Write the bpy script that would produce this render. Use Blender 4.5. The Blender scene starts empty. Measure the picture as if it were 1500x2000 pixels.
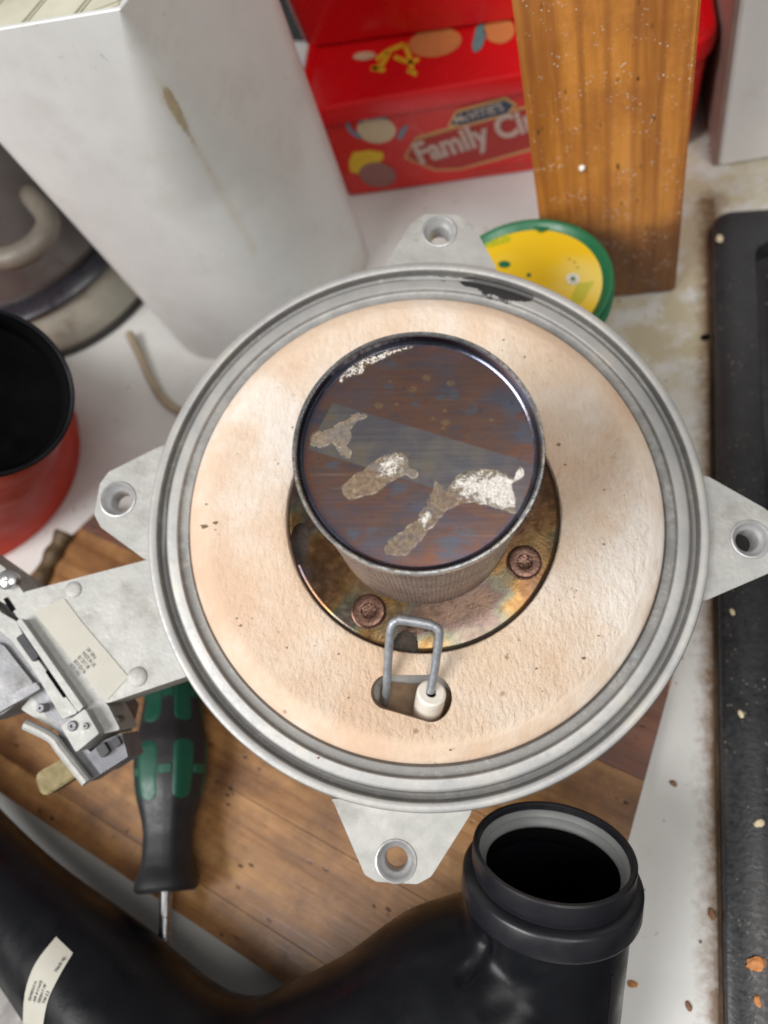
import bpy, bmesh, math, random
import numpy as np
from mathutils import Vector, Matrix, noise
random.seed(7)
S = bpy.context.scene
COL = S.collection
PI = math.pi

# ------------------------------------------------------------------ camera
F = 1500.0                       # focal length in photo pixels (photo 1500 x 2000)
H = 0.416                        # camera height above the worktop (m)
def cdir(px, py):                # camera-space ray through a photo pixel
    return Vector(((px - 750) / F, -(py - 1000) / F, -1.0))
ZW = -Vector((420, -700, -1500)).normalized()         # world up seen from the camera
YW = Vector((0, 1, 0)); YW = (YW - ZW * YW.dot(ZW)).normalized()
XW = YW.cross(ZW)
RW = Matrix((XW, YW, ZW))        # camera -> world rotation
cam = bpy.data.cameras.new('camera'); camo = bpy.data.objects.new('camera', cam); COL.objects.link(camo)
camo.matrix_world = Matrix.Translation((0, 0, H)) @ RW.to_4x4()
cam.sensor_fit = 'HORIZONTAL'; cam.sensor_width = 36; cam.lens = 36
cam.clip_start = 0.01; cam.clip_end = 20
cam.dof.use_dof = True; cam.dof.focus_distance = 0.275; cam.dof.aperture_fstop = 9
S.camera = camo

# ------------------------------------------------------------------ light
w = bpy.data.worlds.new('World'); S.world = w; w.use_nodes = True
bg = w.node_tree.nodes['Background']
bg.inputs[0].default_value = (1.0, 0.98, 0.955, 1); bg.inputs[1].default_value = 0.19
S.view_settings.view_transform = 'Standard'; S.view_settings.look = 'None'
S.view_settings.exposure = 0.10; S.view_settings.gamma = 1
def area(name, loc, target, sx, sy, power, col):
    l = bpy.data.lights.new(name, 'AREA'); l.shape = 'RECTANGLE'; l.size = sx; l.size_y = sy
    l.energy = power; l.color = col
    o = bpy.data.objects.new(name, l); COL.objects.link(o); o.location = loc
    d = (Vector(target) - Vector(loc)); o.rotation_euler = d.to_track_quat('-Z', 'Y').to_euler()
    return o
area('window_light', (-1.25, -1.0, 1.95), (0.0, 0.1, 0.05), 1.3, 1.1, 60, (1.0, 0.985, 0.97))
area('fill_light', (0.62, -0.5, 1.7), (0, 0.1, 0), 0.8, 0.8, 15, (1.0, 0.975, 0.94))  # added fill lamp standing in for light bounced off the ceiling

# ------------------------------------------------------------------ geometry helpers
def at(px, py, z=0.0):
    d = RW @ cdir(px, py)
    t = (z - H) / d.z
    return Vector((0, 0, H)) + d * t
def depth_at(px, py, z): return (H - z) / -(RW @ cdir(px, py)).z
def hit(px, py, P, n):
    d = RW @ cdir(px, py); o = Vector((0, 0, H))
    return o + d * ((P - o).dot(n) / d.dot(n))
def updir(vx, vy): return -(RW @ cdir(vx, vy)).normalized()

def link(name, me, m=None, parent=None, smooth=True, label=None):
    o = bpy.data.objects.new(name, me); COL.objects.link(o)
    if m is not None: me.materials.append(m)
    if parent is not None: o.parent = parent
    if smooth: autosmooth(me)
    if label: o['label'] = label
    return o
def autosmooth(me, ang=35):
    me.polygons.foreach_set('use_smooth', [True] * len(me.polygons))
    bm = bmesh.new(); bm.from_mesh(me)
    a = math.radians(ang)
    for e in bm.edges:
        e.smooth = not (len(e.link_faces) == 2 and e.calc_face_angle(0) > a)
    bm.to_mesh(me); bm.free()
def from_bm(name, bm, m=None, parent=None, smooth=True, label=None, norm=True):
    if norm: bmesh.ops.recalc_face_normals(bm, faces=bm.faces)
    me = bpy.data.meshes.new(name); bm.to_mesh(me); bm.free()
    return link(name, me, m, parent, smooth, label)
def tag(o, label, cat, group=None):
    o['label'] = label; o['category'] = cat
    if group: o['group'] = group
    return o
def struct(o): o['kind'] = 'structure'; return o
def empty(name, mw, label, cat, group=None):
    o = bpy.data.objects.new(name, None); COL.objects.link(o); o.empty_display_size = 0.02
    o.matrix_world = mw if isinstance(mw, Matrix) else Matrix.Translation(mw)
    return tag(o, label, cat, group)
def frame(o, n, up=None):        # matrix with z = n, y close to up
    n = n.normalized(); up = up or Vector((0, 1, 0))
    y = (up - n * up.dot(n)).normalized(); x = y.cross(n)
    return Matrix(((x.x, y.x, n.x, o.x), (x.y, y.y, n.y, o.y), (x.z, y.z, n.z, o.z), (0, 0, 0, 1)))
def lathe_bm(prof, seg=128, closed=False, cap=False, bm=None, M=None):
    bm = bm or bmesh.new(); rings = []
    for r, z in prof:
        if r < 1e-7: rings.append([bm.verts.new((0, 0, z))]); continue
        rings.append([bm.verts.new((r * math.cos(2 * PI * i / seg), r * math.sin(2 * PI * i / seg), z)) for i in range(seg)])
    n = len(rings)
    for k in range(n if closed else n - 1):
        a, b = rings[k], rings[(k + 1) % n]
        for i in range(seg):
            j = (i + 1) % seg
            if len(a) == 1: bm.faces.new((a[0], b[i], b[j]))
            elif len(b) == 1: bm.faces.new((a[i], a[j], b[0]))
            else: bm.faces.new((a[i], a[j], b[j], b[i]))
    if M is not None:
        for ring in rings:
            for v in ring: v.co = M @ v.co
    return bm
def prism_bm(pts, z0, z1, bev=0.0, bm=None, seg=2):
    """pts 2D list -> extruded solid, optional bevel of the top edges"""
    own = bm is None; bm = bm or bmesh.new()
    a = [bm.verts.new((p[0], p[1], z0)) for p in pts]
    b = [bm.verts.new((p[0], p[1], z1)) for p in pts]
    n = len(pts); fs = []
    fs.append(bm.faces.new(a[::-1])); top = bm.faces.new(b); fs.append(top)
    for i in range(n):
        j = (i + 1) % n; fs.append(bm.faces.new((a[i], a[j], b[j], b[i])))
    if bev > 0:
        es = list(top.edges) + [e for e in bm.edges if e.verts[0] in a and e.verts[1] in b or e.verts[1] in a and e.verts[0] in b]
        es = list(set(es))
        bmesh.ops.bevel(bm, geom=es, offset=bev, segments=seg, affect='EDGES', clamp_overlap=True)
    return bm
def rounded(pts, r, k=6):
    """round polygon corners with radius r"""
    out = []; n = len(pts)
    for i in range(n):
        p = Vector(pts[i][:2]); a = Vector(pts[i - 1][:2]); b = Vector(pts[(i + 1) % n][:2])
        ri = r[i] if isinstance(r, (list, tuple)) else r
        u = (a - p); v = (b - p); lu, lv = u.length, v.length; u.normalize(); v.normalize()
        ang = math.acos(max(-1, min(1, u.dot(v)))); 
        t = min(ri / max(math.tan(ang / 2), 1e-4), lu * .48, lv * .48)
        rr = t * math.tan(ang / 2)
        c = p + (u + v).normalized() * (rr / math.sin(ang / 2))
        s = p + u * t; e = p + v * t
        a0 = math.atan2(s.y - c.y, s.x - c.x); a1 = math.atan2(e.y - c.y, e.x - c.x)
        d = (a1 - a0 + PI) % (2 * PI) - PI
        for q in range(k + 1):
            th = a0 + d * q / k; out.append((c.x + rr * math.cos(th), c.y + rr * math.sin(th)))
    return out
def box_bm(x0, x1, y0, y1, z0, z1, bev=0.0, M=None, bm=None):
    bm2 = bmesh.new(); bmesh.ops.create_cube(bm2, size=1)
    for v in bm2.verts: v.co = Vector((x0 + (v.co.x + .5) * (x1 - x0), y0 + (v.co.y + .5) * (y1 - y0), z0 + (v.co.z + .5) * (z1 - z0)))
    if bev: bmesh.ops.bevel(bm2, geom=list(bm2.edges), offset=bev, segments=2, affect='EDGES')
    if M is not None: bmesh.ops.transform(bm2, matrix=M, verts=bm2.verts)
    if bm is not None:
        me = bpy.data.meshes.new('t'); bm2.to_mesh(me); bm2.free(); bm.from_mesh(me); bpy.data.meshes.remove(me); return bm
    return bm2
def catmull(P, k=8):
    P = [Vector(p) for p in P]; out = []
    for i in range(len(P) - 1):
        p0 = P[max(i - 1, 0)]; p1 = P[i]; p2 = P[i + 1]; p3 = P[min(i + 2, len(P) - 1)]
        for q in range(k):
            t = q / k
            out.append(0.5 * ((2 * p1) + (p2 - p0) * t + (2 * p0 - 5 * p1 + 4 * p2 - p3) * t * t + (3 * p1 - p0 - 3 * p2 + p3) * t ** 3))
    out.append(P[-1]); return out
def tube_bm(P, R, seg=16, cap=True, bm=None):
    bm = bm or bmesh.new(); P = [Vector(p) for p in P]
    if not isinstance(R, (list, tuple)): R = [R] * len(P)
    T = [(P[min(i + 1, len(P) - 1)] - P[max(i - 1, 0)]).normalized() for i in range(len(P))]
    ref = Vector((0, 0, 1)) if abs(T[0].z) < .9 else Vector((1, 0, 0))
    x = T[0].cross(ref).normalized(); rings = []
    for p, t, r in zip(P, T, R):
        x = (x - t * x.dot(t)).normalized(); y = t.cross(x)
        rings.append([bm.verts.new(p + (x * math.cos(2 * PI * i / seg) + y * math.sin(2 * PI * i / seg)) * r) for i in range(seg)])
    for a, b in zip(rings, rings[1:]):
        for i in range(seg):
            j = (i + 1) % seg; bm.faces.new((a[i], a[j], b[j], b[i]))
    if cap: bm.faces.new(rings[0][::-1]); bm.faces.new(rings[-1])
    return bm
def loft_bm(outlines, cap0=True, cap1=True, bm=None):
    bm = bm or bmesh.new()
    rings = [[bm.verts.new(p) for p in o] for o in outlines]; n = len(rings[0])
    for a, b in zip(rings, rings[1:]):
        for i in range(n):
            j = (i + 1) % n; bm.faces.new((a[i], a[j], b[j], b[i]))
    if cap0: bm.faces.new(rings[0][::-1])
    if cap1: bm.faces.new(rings[-1])
    return bm
def text_obj(name, body, M, size, m, parent, bold=0.0, ext=0.00008, align='LEFT', space=1.0, xs=1.0):
    cu = bpy.data.curves.new(name, 'FONT'); cu.body = body; cu.size = size; cu.offset = bold; cu.extrude = ext
    cu.align_x = align; cu.space_character = space; cu.resolution_u = 3
    t = bpy.data.objects.new(name, cu); COL.objects.link(t)
    dg = bpy.context.evaluated_depsgraph_get(); dg.update()
    me = bpy.data.meshes.new_from_object(t.evaluated_get(dg)); bpy.data.objects.remove(t)
    me.transform(M @ Matrix.Diagonal((xs, 1, 1, 1)))
    o = bpy.data.objects.new(name, me); COL.objects.link(o); me.materials.clear(); me.materials.append(m); o.parent = parent
    return o
def boolean(o, cutter, op='DIFFERENCE'):
    cutter.parent = o.parent
    md = o.modifiers.new('b', 'BOOLEAN'); md.object = cutter; md.operation = op; md.solver = 'EXACT'
    dg = bpy.context.evaluated_depsgraph_get(); dg.update()
    me = bpy.data.meshes.new_from_object(o.evaluated_get(dg)); o.modifiers.clear()
    old = o.data; o.data = me; bpy.data.meshes.remove(old); bpy.data.objects.remove(cutter); autosmooth(me)
def inpoly(X, Y, poly):
    ins = np.zeros(X.shape, bool); n = len(poly)
    for i in range(n):
        x1, y1 = poly[i]; x2, y2 = poly[(i + 1) % n]
        c = ((y1 > Y) != (y2 > Y)) & (X < (x2 - x1) * (Y - y1) / (y2 - y1 + 1e-12) + x1)
        ins ^= c
    return ins
def segdist(X, Y, a, b):
    ax, ay = a; bx, by = b; dx, dy = bx - ax, by - ay
    t = np.clip(((X - ax) * dx + (Y - ay) * dy) / (dx * dx + dy * dy + 1e-18), 0, 1)
    return np.hypot(X - ax - t * dx, Y - ay - t * dy)
def sdf(X, Y, poly):             # negative inside
    d = np.full(X.shape, 1e9)
    for i in range(len(poly)): d = np.minimum(d, segdist(X, Y, poly[i], poly[(i + 1) % len(poly)]))
    return np.where(inpoly(X, Y, poly), -d, d)
def setattr_f(me, name, vals):
    a = me.attributes.new(name, 'FLOAT', 'POINT'); a.data.foreach_set('value', np.asarray(vals, dtype=np.float32))

# ------------------------------------------------------------------ materials
def lin(r, g, b, k=1.0):
    f = lambda c: (c / 255 / 12.92 if c / 255 <= .04045 else ((c / 255 + .055) / 1.055) ** 2.4) * k
    return (f(r), f(g), f(b), 1)
class MB:
    def __init__(s, name, rough=.5, metal=0.0, coat=0.0, spec=.5):
        s.m = bpy.data.materials.new(name); s.m.use_nodes = True; s.t = s.m.node_tree; s.b = s.t.nodes['Principled BSDF']
        s.b.inputs['Roughness'].default_value = rough; s.b.inputs['Metallic'].default_value = metal
        s.b.inputs['Coat Weight'].default_value = coat; s.b.inputs['Specular IOR Level'].default_value = spec
        s.tc = s.t.nodes.new('ShaderNodeTexCoord').outputs['Object']
    def n(s, ty, **kw):
        q = s.t.nodes.new('ShaderNode' + ty)
        for k, v in kw.items(): setattr(q, k, v)
        return q
    def put(s, sock, v):
        if isinstance(v, bpy.types.NodeSocket): s.t.links.new(v, sock)
        else: sock.default_value = v
    def map(s, scale=(1, 1, 1), rot=(0, 0, 0), loc=(0, 0, 0), co=None):
        q = s.n('Mapping'); s.put(q.inputs[0], co or s.tc); q.inputs['Scale'].default_value = scale
        q.inputs['Rotation'].default_value = rot; q.inputs['Location'].default_value = loc; return q.outputs[0]
    def noise(s, scale, detail=4, rough=.55, co=None, dist=0.0):
        q = s.n('TexNoise'); s.put(q.inputs['Vector'], co or s.tc); q.inputs['Scale'].default_value = scale
        q.inputs['Detail'].default_value = detail; q.inputs['Roughness'].default_value = rough
        q.inputs['Distortion'].default_value = dist; return q.outputs['Fac']
    def voro(s, scale, co=None, feat='F1', rnd=1.0, out='Distance'):
        q = s.n('TexVoronoi', feature=feat); s.put(q.inputs['Vector'], co or s.tc); q.inputs['Scale'].default_value = scale
        q.inputs['Randomness'].default_value = rnd; return q.outputs[out]
    def ramp(s, fac, stops, interp='LINEAR'):
        q = s.n('ValToRGB'); s.put(q.inputs[0], fac); cr = q.color_ramp; cr.interpolation = interp
        while len(cr.elements) < len(stops): cr.elements.new(0.5)
        for e, (p, c) in zip(cr.elements, stops):
            e.position = p; e.color = c if not isinstance(c, (int, float)) else (c, c, c, 1)
        return q.outputs[0]
    def mr(s, v, a, b, c=0.0, d=1.0, smooth=False):
        q = s.n('MapRange'); q.interpolation_type = 'SMOOTHSTEP' if smooth else 'LINEAR'
        s.put(q.inputs[0], v); 
        for i, x in enumerate((a, b, c, d)): q.inputs[i + 1].default_value = x
        return q.outputs[0]
    def mix(s, f, a, b, blend='MIX'):
        q = s.n('Mix', data_type='RGBA', blend_type=blend); s.put(q.inputs[0], f); s.put(q.inputs[6], a); s.put(q.inputs[7], b); return q.outputs[2]
    def math(s, op, a, b=0.0, c=0.0):
        q = s.n('Math', operation=op); s.put(q.inputs[0], a); s.put(q.inputs[1], b); s.put(q.inputs[2], c); return q.outputs[0]
    def attr(s, name): return s.n('Attribute', attribute_name=name).outputs['Fac']
    def bump(s, h, strength=.3, dist=.001):
        q = s.n('Bump'); s.put(q.inputs['Height'], h); q.inputs['Strength'].default_value = strength; q.inputs['Distance'].default_value = dist
        if s.b.inputs['Normal'].is_linked: s.t.links.new(s.b.inputs['Normal'].links[0].from_socket, q.inputs['Normal'])
        s.t.links.new(q.outputs[0], s.b.inputs['Normal'])
    def color(s, v): s.put(s.b.inputs['Base Color'], v); s.m.diffuse_color = (.5, .5, .5, 1)
    def rough(s, v): s.put(s.b.inputs['Roughness'], v)
    def metal(s, v): s.put(s.b.inputs['Metallic'], v)

def basic(name, col, rough=.5, metal=0.0, var=.18, vscale=60, spk=None, spkc=(.02, .015, .01, 1), bump=.15, bscale=900, bdist=.0003, coat=0.0, dirt=None, dirta=.5):
    """paint, plastic or metal with mottling, fine relief and optional specks / grime"""
    a = MB(name, rough, metal, coat)
    n1 = a.noise(vscale, 6, .62)
    dark = tuple(c * (1 - var) for c in col[:3]) + (1,); lite = tuple(min(1, c * (1 + var)) for c in col[:3]) + (1,)
    c = a.ramp(n1, [(.3, dark), (.7, lite)])
    if dirt is not None:
        m = a.mr(a.noise(vscale * .6, 9, .7, co=a.map(loc=(3.1, 1.7, .4))), .52, .72, 0, dirta, True); c = a.mix(m, c, dirt)
    if spk:
        v = a.voro(spk); keep = a.mr(a.noise(spk * .23, 2, .5, co=a.map(loc=(.7, .2, .9))), .5, .6)
        m = a.math('MULTIPLY', a.mr(v, .12, .2, 1, 0), keep); c = a.mix(m, c, spkc)
    a.color(c)
    a.rough(a.mr(a.noise(vscale * 2.3, 5), .3, .7, max(.03, rough - .1), min(1, rough + .12)))
    if bump: a.bump(a.noise(bscale, 4, .6), bump, bdist)
    return a.m

ALU = MB('cast_aluminium', .42, .6)
_n = ALU.noise(45, 8, .65); _n2 = ALU.noise(420, 5, .7)
_c = ALU.ramp(_n, [(.3, (.36, .365, .37, 1)), (.55, (.45, .445, .43, 1)), (.75, (.53, .505, .45, 1))])
_c = ALU.mix(ALU.mr(_n2, .55, .75, 0, .25), _c, (.30, .29, .28, 1))
_soot = ALU.attr('soot'); _sm = ALU.mr(ALU.math('ADD', ALU.math('MULTIPLY', _soot, 1.0), ALU.math('MULTIPLY', ALU.noise(330, 7, .75, co=ALU.map(loc=(1, 2, 3))), .8)), .84, .93)
_c = ALU.mix(_sm, _c, (.018, .018, .02, 1))
_gr = ALU.mr(ALU.math('MULTIPLY', ALU.attr('grime'), ALU.noise(180, 7, .75, co=ALU.map(loc=(5, 2, 1)))), .22, .70, 0, .62)
_c = ALU.mix(_gr, _c, (.09, .085, .08, 1))
ALU.color(_c); ALU.metal(ALU.mr(_sm, 0, 1, .45, 0)); ALU.rough(ALU.mr(_n2, .3, .8, .46, .62))
ALU.bump(_n2, .35, .0003); ALU.bump(ALU.noise(1500, 3), .25, .0002)
ALU = ALU.m
ALU_PLAIN = basic('matt_cast_aluminium', (.42, .42, .40, 1), .56, .3, .13, 70, bump=.5, bscale=500, bdist=.0004, dirt=(.27, .255, .225, 1), dirta=.7)
ALU_DARK = basic('dull_grey_alloy', (.22, .22, .23, 1), .45, .5, .2, 80, bump=.3, bscale=800, dirt=(.12, .11, .10, 1), dirta=.7)
BLACKP = basic('black_plastic', (.0045, .0050, .0070, 1), .33, 0, .15, 30, dirt=(.018, .018, .019, 1), dirta=.3, bump=.12, bscale=700); BLACKP.node_tree.nodes['Principled BSDF'].inputs['Specular IOR Level'].default_value = .24
BLACKP2 = basic('satin_black_moulding', (.010, .0105, .014, 1), .36, 0, .1, 40, bump=.2, bscale=500, bdist=.0002)
DEEP = basic('deep_black_plastic', (.002, .002, .0025, 1), .8, 0, .1, 40, bump=0); DEEP.node_tree.nodes['Principled BSDF'].inputs['Specular IOR Level'].default_value = .1

# ------------------------------------------------------------------ the worktop
HOB0 = at(1387, 436, 0); HOB1 = at(1412, 2000, 0)
hu = (HOB1 - HOB0); hu.z = 0; hu.normalize(); hw = Vector((-hu.y, hu.x, 0))
if hw.x < 0: hw = -hw
n = 330
xs = np.linspace(-1.0, .95, n); ys = np.linspace(-.5, 1.3, n)
X, Y = np.meshgrid(xs, ys)
me = bpy.data.meshes.new('worktop')
V = np.stack([X.ravel(), Y.ravel(), np.zeros(n * n)], 1)
idx = np.arange(n * n).reshape(n, n)
Fc = np.stack([idx[:-1, :-1], idx[:-1, 1:], idx[1:, 1:], idx[1:, :-1]], -1).reshape(-1, 4)
me.from_pydata(V.tolist(), [], Fc.tolist())
p0 = HOB0 - hu * .02
dh = segdist(X, Y, (p0.x, p0.y), ((HOB1 + hu * .3).x, (HOB1 + hu * .3).y))
setattr_f(me, 'hob', np.exp(-dh / .010).ravel())
c = at(1360, 520); cc = at(1300, 700); c3 = at(1440, 360)
g = sum(np.exp(-((X - q.x) ** 2 + (Y - q.y) ** 2) / (2 * s * s)) for q, s in ((c, .04), (cc, .045), (c3, .05)))
setattr_f(me, 'blotch', g.ravel())  # yellowish stains on the worktop near the hob corner
a = MB('dirty_white_laminate', .33)
c0 = a.ramp(a.noise(9, 7, .6), [(.3, (.55, .545, .52, 1)), (.7, (.69, .69, .675, 1))])
st = a.mr(a.math('MULTIPLY', a.math('ADD', a.attr('blotch'), .16), a.mr(a.noise(38, 9, .68), .36, .70)), .10, .75, 0, .85)
c1 = a.mix(st, c0, (.47, .40, .25, 1))
st2 = a.mr(a.noise(70, 9, .75, co=a.map(loc=(.3, .9, 0))), .6, .78, 0, .5)
c1 = a.mix(st2, c1, (.42, .37, .28, 1))
hb = a.mr(a.math('ADD', a.attr('hob'), a.math('MULTIPLY', a.noise(130, 8, .75), .9)), .78, 1.25, 0, .95)
c1 = a.mix(hb, c1, (.16, .085, .035, 1))
hb2 = a.mr(a.math('ADD', a.attr('hob'), a.math('MULTIPLY', a.noise(60, 5, .7, co=a.map(loc=(4, 3, 0))), .5)), 1.0, 1.3, 0, .9)
c1 = a.mix(hb2, c1, (.03, .022, .015, 1))
sp = a.math('MULTIPLY', a.mr(a.voro(160), .10, .16, 1, 0), a.mr(a.noise(60, 2), .58, .62))
c1 = a.mix(sp, c1, (.10, .075, .05, 1))
scr = a.math('MULTIPLY', a.mr(a.noise(45, 3, .6, co=a.map(scale=(1, 5, 1), rot=(0, 0, .7)), dist=1.5), .70, .72), a.mr(a.noise(20, 2), .5, .6))
c1 = a.mix(scr, c1, (.25, .25, .25, 1))
a.color(c1); a.rough(a.mr(a.noise(60, 6), .3, .7, .25, .5)); a.bump(a.noise(500, 4), .08, .0003)
a.bump(a.math('ADD', sp, hb), .5, .0004)
WORKTOP = a.m
wt = link('worktop', me, WORKTOP, smooth=False); struct(wt)

# ------------------------------------------------------------------ chopping board of glued strips
def wood(name, dark, mid, lite, rot=0.0, rough=.5, sx=40, grime=None, dust=0.0, gl=1.0, coat=0.0, off=0.0, blotch=False):
    a = MB(name, rough, 0, coat)
    oi = a.n('ObjectInfo').outputs['Random']
    comb = a.n('CombineXYZ'); a.put(comb.inputs[0], a.math('MULTIPLY', oi, 3.0)); a.put(comb.inputs[1], a.math('MULTIPLY', oi, 7.0)); comb.inputs[2].default_value = off
    add = a.n('VectorMath', operation='ADD'); a.put(add.inputs[0], a.tc); a.put(add.inputs[1], comb.outputs[0])
    co = a.map(rot=(0, 0, rot), co=add.outputs[0])
    st = a.map(scale=(1, .07, 1), co=co)
    g1 = a.noise(sx * 2.5, 5, .6, co=st, dist=.4); g2 = a.noise(sx * 14, 5, .7, co=a.map(scale=(1, .05, 1), co=co))
    g3 = a.noise(14, 4, .6, co=a.map(scale=(1, .4, 1), co=co))
    f = a.math('ADD', a.math('MULTIPLY', g1, .55), a.math('ADD', a.math('MULTIPLY', g2, .25 * gl), a.math('MULTIPLY', g3, .25 if blotch else .34)))
    if not blotch: f = a.math('MULTIPLY', f, .92)
    c = a.ramp(f, [(.38, dark), (.52, mid), (.68, lite)])
    if grime and not blotch: c = a.mix(a.mr(a.noise(10, 5, .6, co=a.map(loc=(7, 2, 2))), .42, .66, 0, .6), c, tuple(v * .45 for v in mid[:3]) + (1,))
    if grime: c = a.mix(a.mr(a.noise(26, 9, .74, co=a.map(loc=(2, 2, 2))), .44, .68, 0, .8), c, grime)
    if blotch:
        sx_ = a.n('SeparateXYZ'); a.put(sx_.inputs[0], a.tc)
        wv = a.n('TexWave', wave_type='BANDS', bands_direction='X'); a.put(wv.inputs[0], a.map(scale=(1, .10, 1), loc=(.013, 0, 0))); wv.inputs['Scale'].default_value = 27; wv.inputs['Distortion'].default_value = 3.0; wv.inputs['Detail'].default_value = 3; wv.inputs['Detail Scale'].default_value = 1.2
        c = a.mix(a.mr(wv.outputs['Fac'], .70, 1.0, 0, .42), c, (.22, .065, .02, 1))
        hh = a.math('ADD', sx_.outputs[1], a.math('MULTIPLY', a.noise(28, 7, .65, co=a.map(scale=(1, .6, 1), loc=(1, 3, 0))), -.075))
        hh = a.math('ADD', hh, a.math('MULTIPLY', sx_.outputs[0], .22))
        c = a.mix(a.mr(hh, .015, .055, .78, 0, True), c, (.085, .030, .012, 1))  # blotchy darker brown towards the lower end of the board
    sp = a.math('MULTIPLY', a.mr(a.voro(240, co=a.map(scale=(1, .45, 1), co=co)), .13, .22, 1, 0), a.mr(a.noise(60, 2), .55, .62))
    c = a.mix(sp, c, tuple(v * .35 for v in dark[:3]) + (1,))
    if dust:
        d = a.math('MULTIPLY', a.mr(a.voro(520), .14, .26, 1, 0), a.mr(a.noise(75, 5, .7, co=a.map(loc=(9, 3, 1))), .50, .60, 0, dust))
        c = a.mix(d, c, (.75, .7, .62, 1))
    a.color(c); a.rough(a.mr(g2, .3, .7, max(.1, rough - .12), rough + .15)); a.bump(g2, .35, .0004); a.bump(a.math('SUBTRACT', g1, sp), .5, .0006)
    return a.m
BZ = .012
A = at(196, 992, BZ); D = at(-232, 1392, BZ); Cc = at(1060, 2262, BZ); B = at(1352, 1180, BZ)
ub = (Cc - D); ub.z = 0; L = ub.length; ub.normalize(); vb = Vector((-ub.y, ub.x, 0))
a_rot = math.atan2(ub.y, ub.x)
WB = wood('oiled_board_wood', (.085, .032, .011, 1), (.30, .14, .046, 1), (.48, .26, .10, 1), rot=PI / 2, rough=.42, sx=22, gl=1.4, grime=(.085, .035, .018, 1))
WB2 = wood('red_stained_board_wood', (.045, .02, .015, 1), (.15, .055, .03, 1), (.25, .11, .065, 1), rot=PI / 2, rough=.55, sx=60, grime=(.09, .08, .075, 1))
Mboard = Matrix.Translation((D.x, D.y, 0)) @ Matrix.Rotation(a_rot, 4, 'Z')
board = empty('chopping_board', Mboard, 'worn brown wooden chopping board lying under the round metal burner door', 'chopping board')
Mi = Mboard.inverted()
quad = [(Mi @ q) for q in (D, Cc, B, A)]
quad = [(q.x, q.y) for q in quad]
ymax = max(q[1] for q in quad); sw = .047; y = 0.0; k = 0
def clip(poly, y0, y1):
    def half(P, yy, s):
        out = []
        for i in range(len(P)):
            p, q = P[i], P[(i + 1) % len(P)]; dp, dq = s * (p[1] - yy), s * (q[1] - yy)
            if dp >= 0: out.append(p)
            if dp * dq < 0: t = dp / (dp - dq); out.append((p[0] + t * (q[0] - p[0]), p[1] + t * (q[1] - p[1])))
        return out
    P = half(poly, y0, 1); return half(P, y1, -1) if len(P) > 2 else []
for k in range(14):
    y0 = k * sw - .03; y1 = y0 + sw - .00018
    P = clip(quad, max(y0, -.02), y1)
    if len(P) < 3: continue
    bm = prism_bm(P, 0.0006, BZ - (k % 2) * .0001, bev=.0003)
    from_bm('plank', bm, WB if k < 4 else (WB2 if k % 2 == 0 else WB), board)

# ------------------------------------------------------------------ hob
ENAM = MB('speckled_black_enamel', .38)
_c = ENAM.ramp(ENAM.noise(40, 6), [(.3, (.009, .009, .0105, 1)), (.7, (.020, .020, .022, 1))])
_m = ENAM.math('MULTIPLY', ENAM.mr(ENAM.voro(420), .12, .22, 1, 0), ENAM.mr(ENAM.noise(150, 3), .52, .58))
_c = ENAM.mix(_m, _c, (.16, .15, .13, 1)); ENAM.color(_c); ENAM.rough(ENAM.mr(ENAM.noise(300, 5), .3, .7, .24, .5))
ENAM.bump(ENAM.noise(500, 4), .4, .0004); ENAM = ENAM.m
def rrect(c0, u, v, x0, x1, y0, y1, r, z, k=8):
    pts = rounded([(x0, y0), (x1, y0), (x1, y1), (x0, y1)], r, k)
    return [Vector((c0.x, c0.y, 0)) + u * p[0] + v * p[1] + Vector((0, 0, z)) for p in pts]
hob = empty('cooker_hob', HOB0, 'black speckled enamel hob set into the worktop along the right edge', 'hob')
def hl(x0, r, z): return [p - HOB0 for p in rrect(HOB0, hw, hu, x0, .62 - x0, x0, .9 - x0, r, z)]
zi = 0.0
bm = loft_bm([hl(0, .012, -.002), hl(0, .012, .0075), hl(.0008, .0115, .0095), hl(.003, .010, .0105), hl(.0225, .012, .0100), hl(.0245, .012, .0085), hl(.0265, .012, .0005)], True, False)
from_bm('hob_frame', bm, ENAM, hob)
from_bm('sunken_well', loft_bm([hl(.0262, .012, .0012), hl(.034, .014, .0012), hl(.040, .014, .004)], False, True), basic('black_hob_glass', (.004, .004, .005, 1), .2, 0, .1, 50, spk=200, spkc=(.1, .1, .1, 1)), hob)
from_bm('sealing_strip', loft_bm([hl(-.0016, .0132, .0004), hl(-.0016, .0132, .0016), hl(-.0002, .0122, .0030)], False, False), basic('dirty_sealant', (.07, .045, .025, 1), .6, 0, .6, 120, bump=.6), hob)

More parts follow.
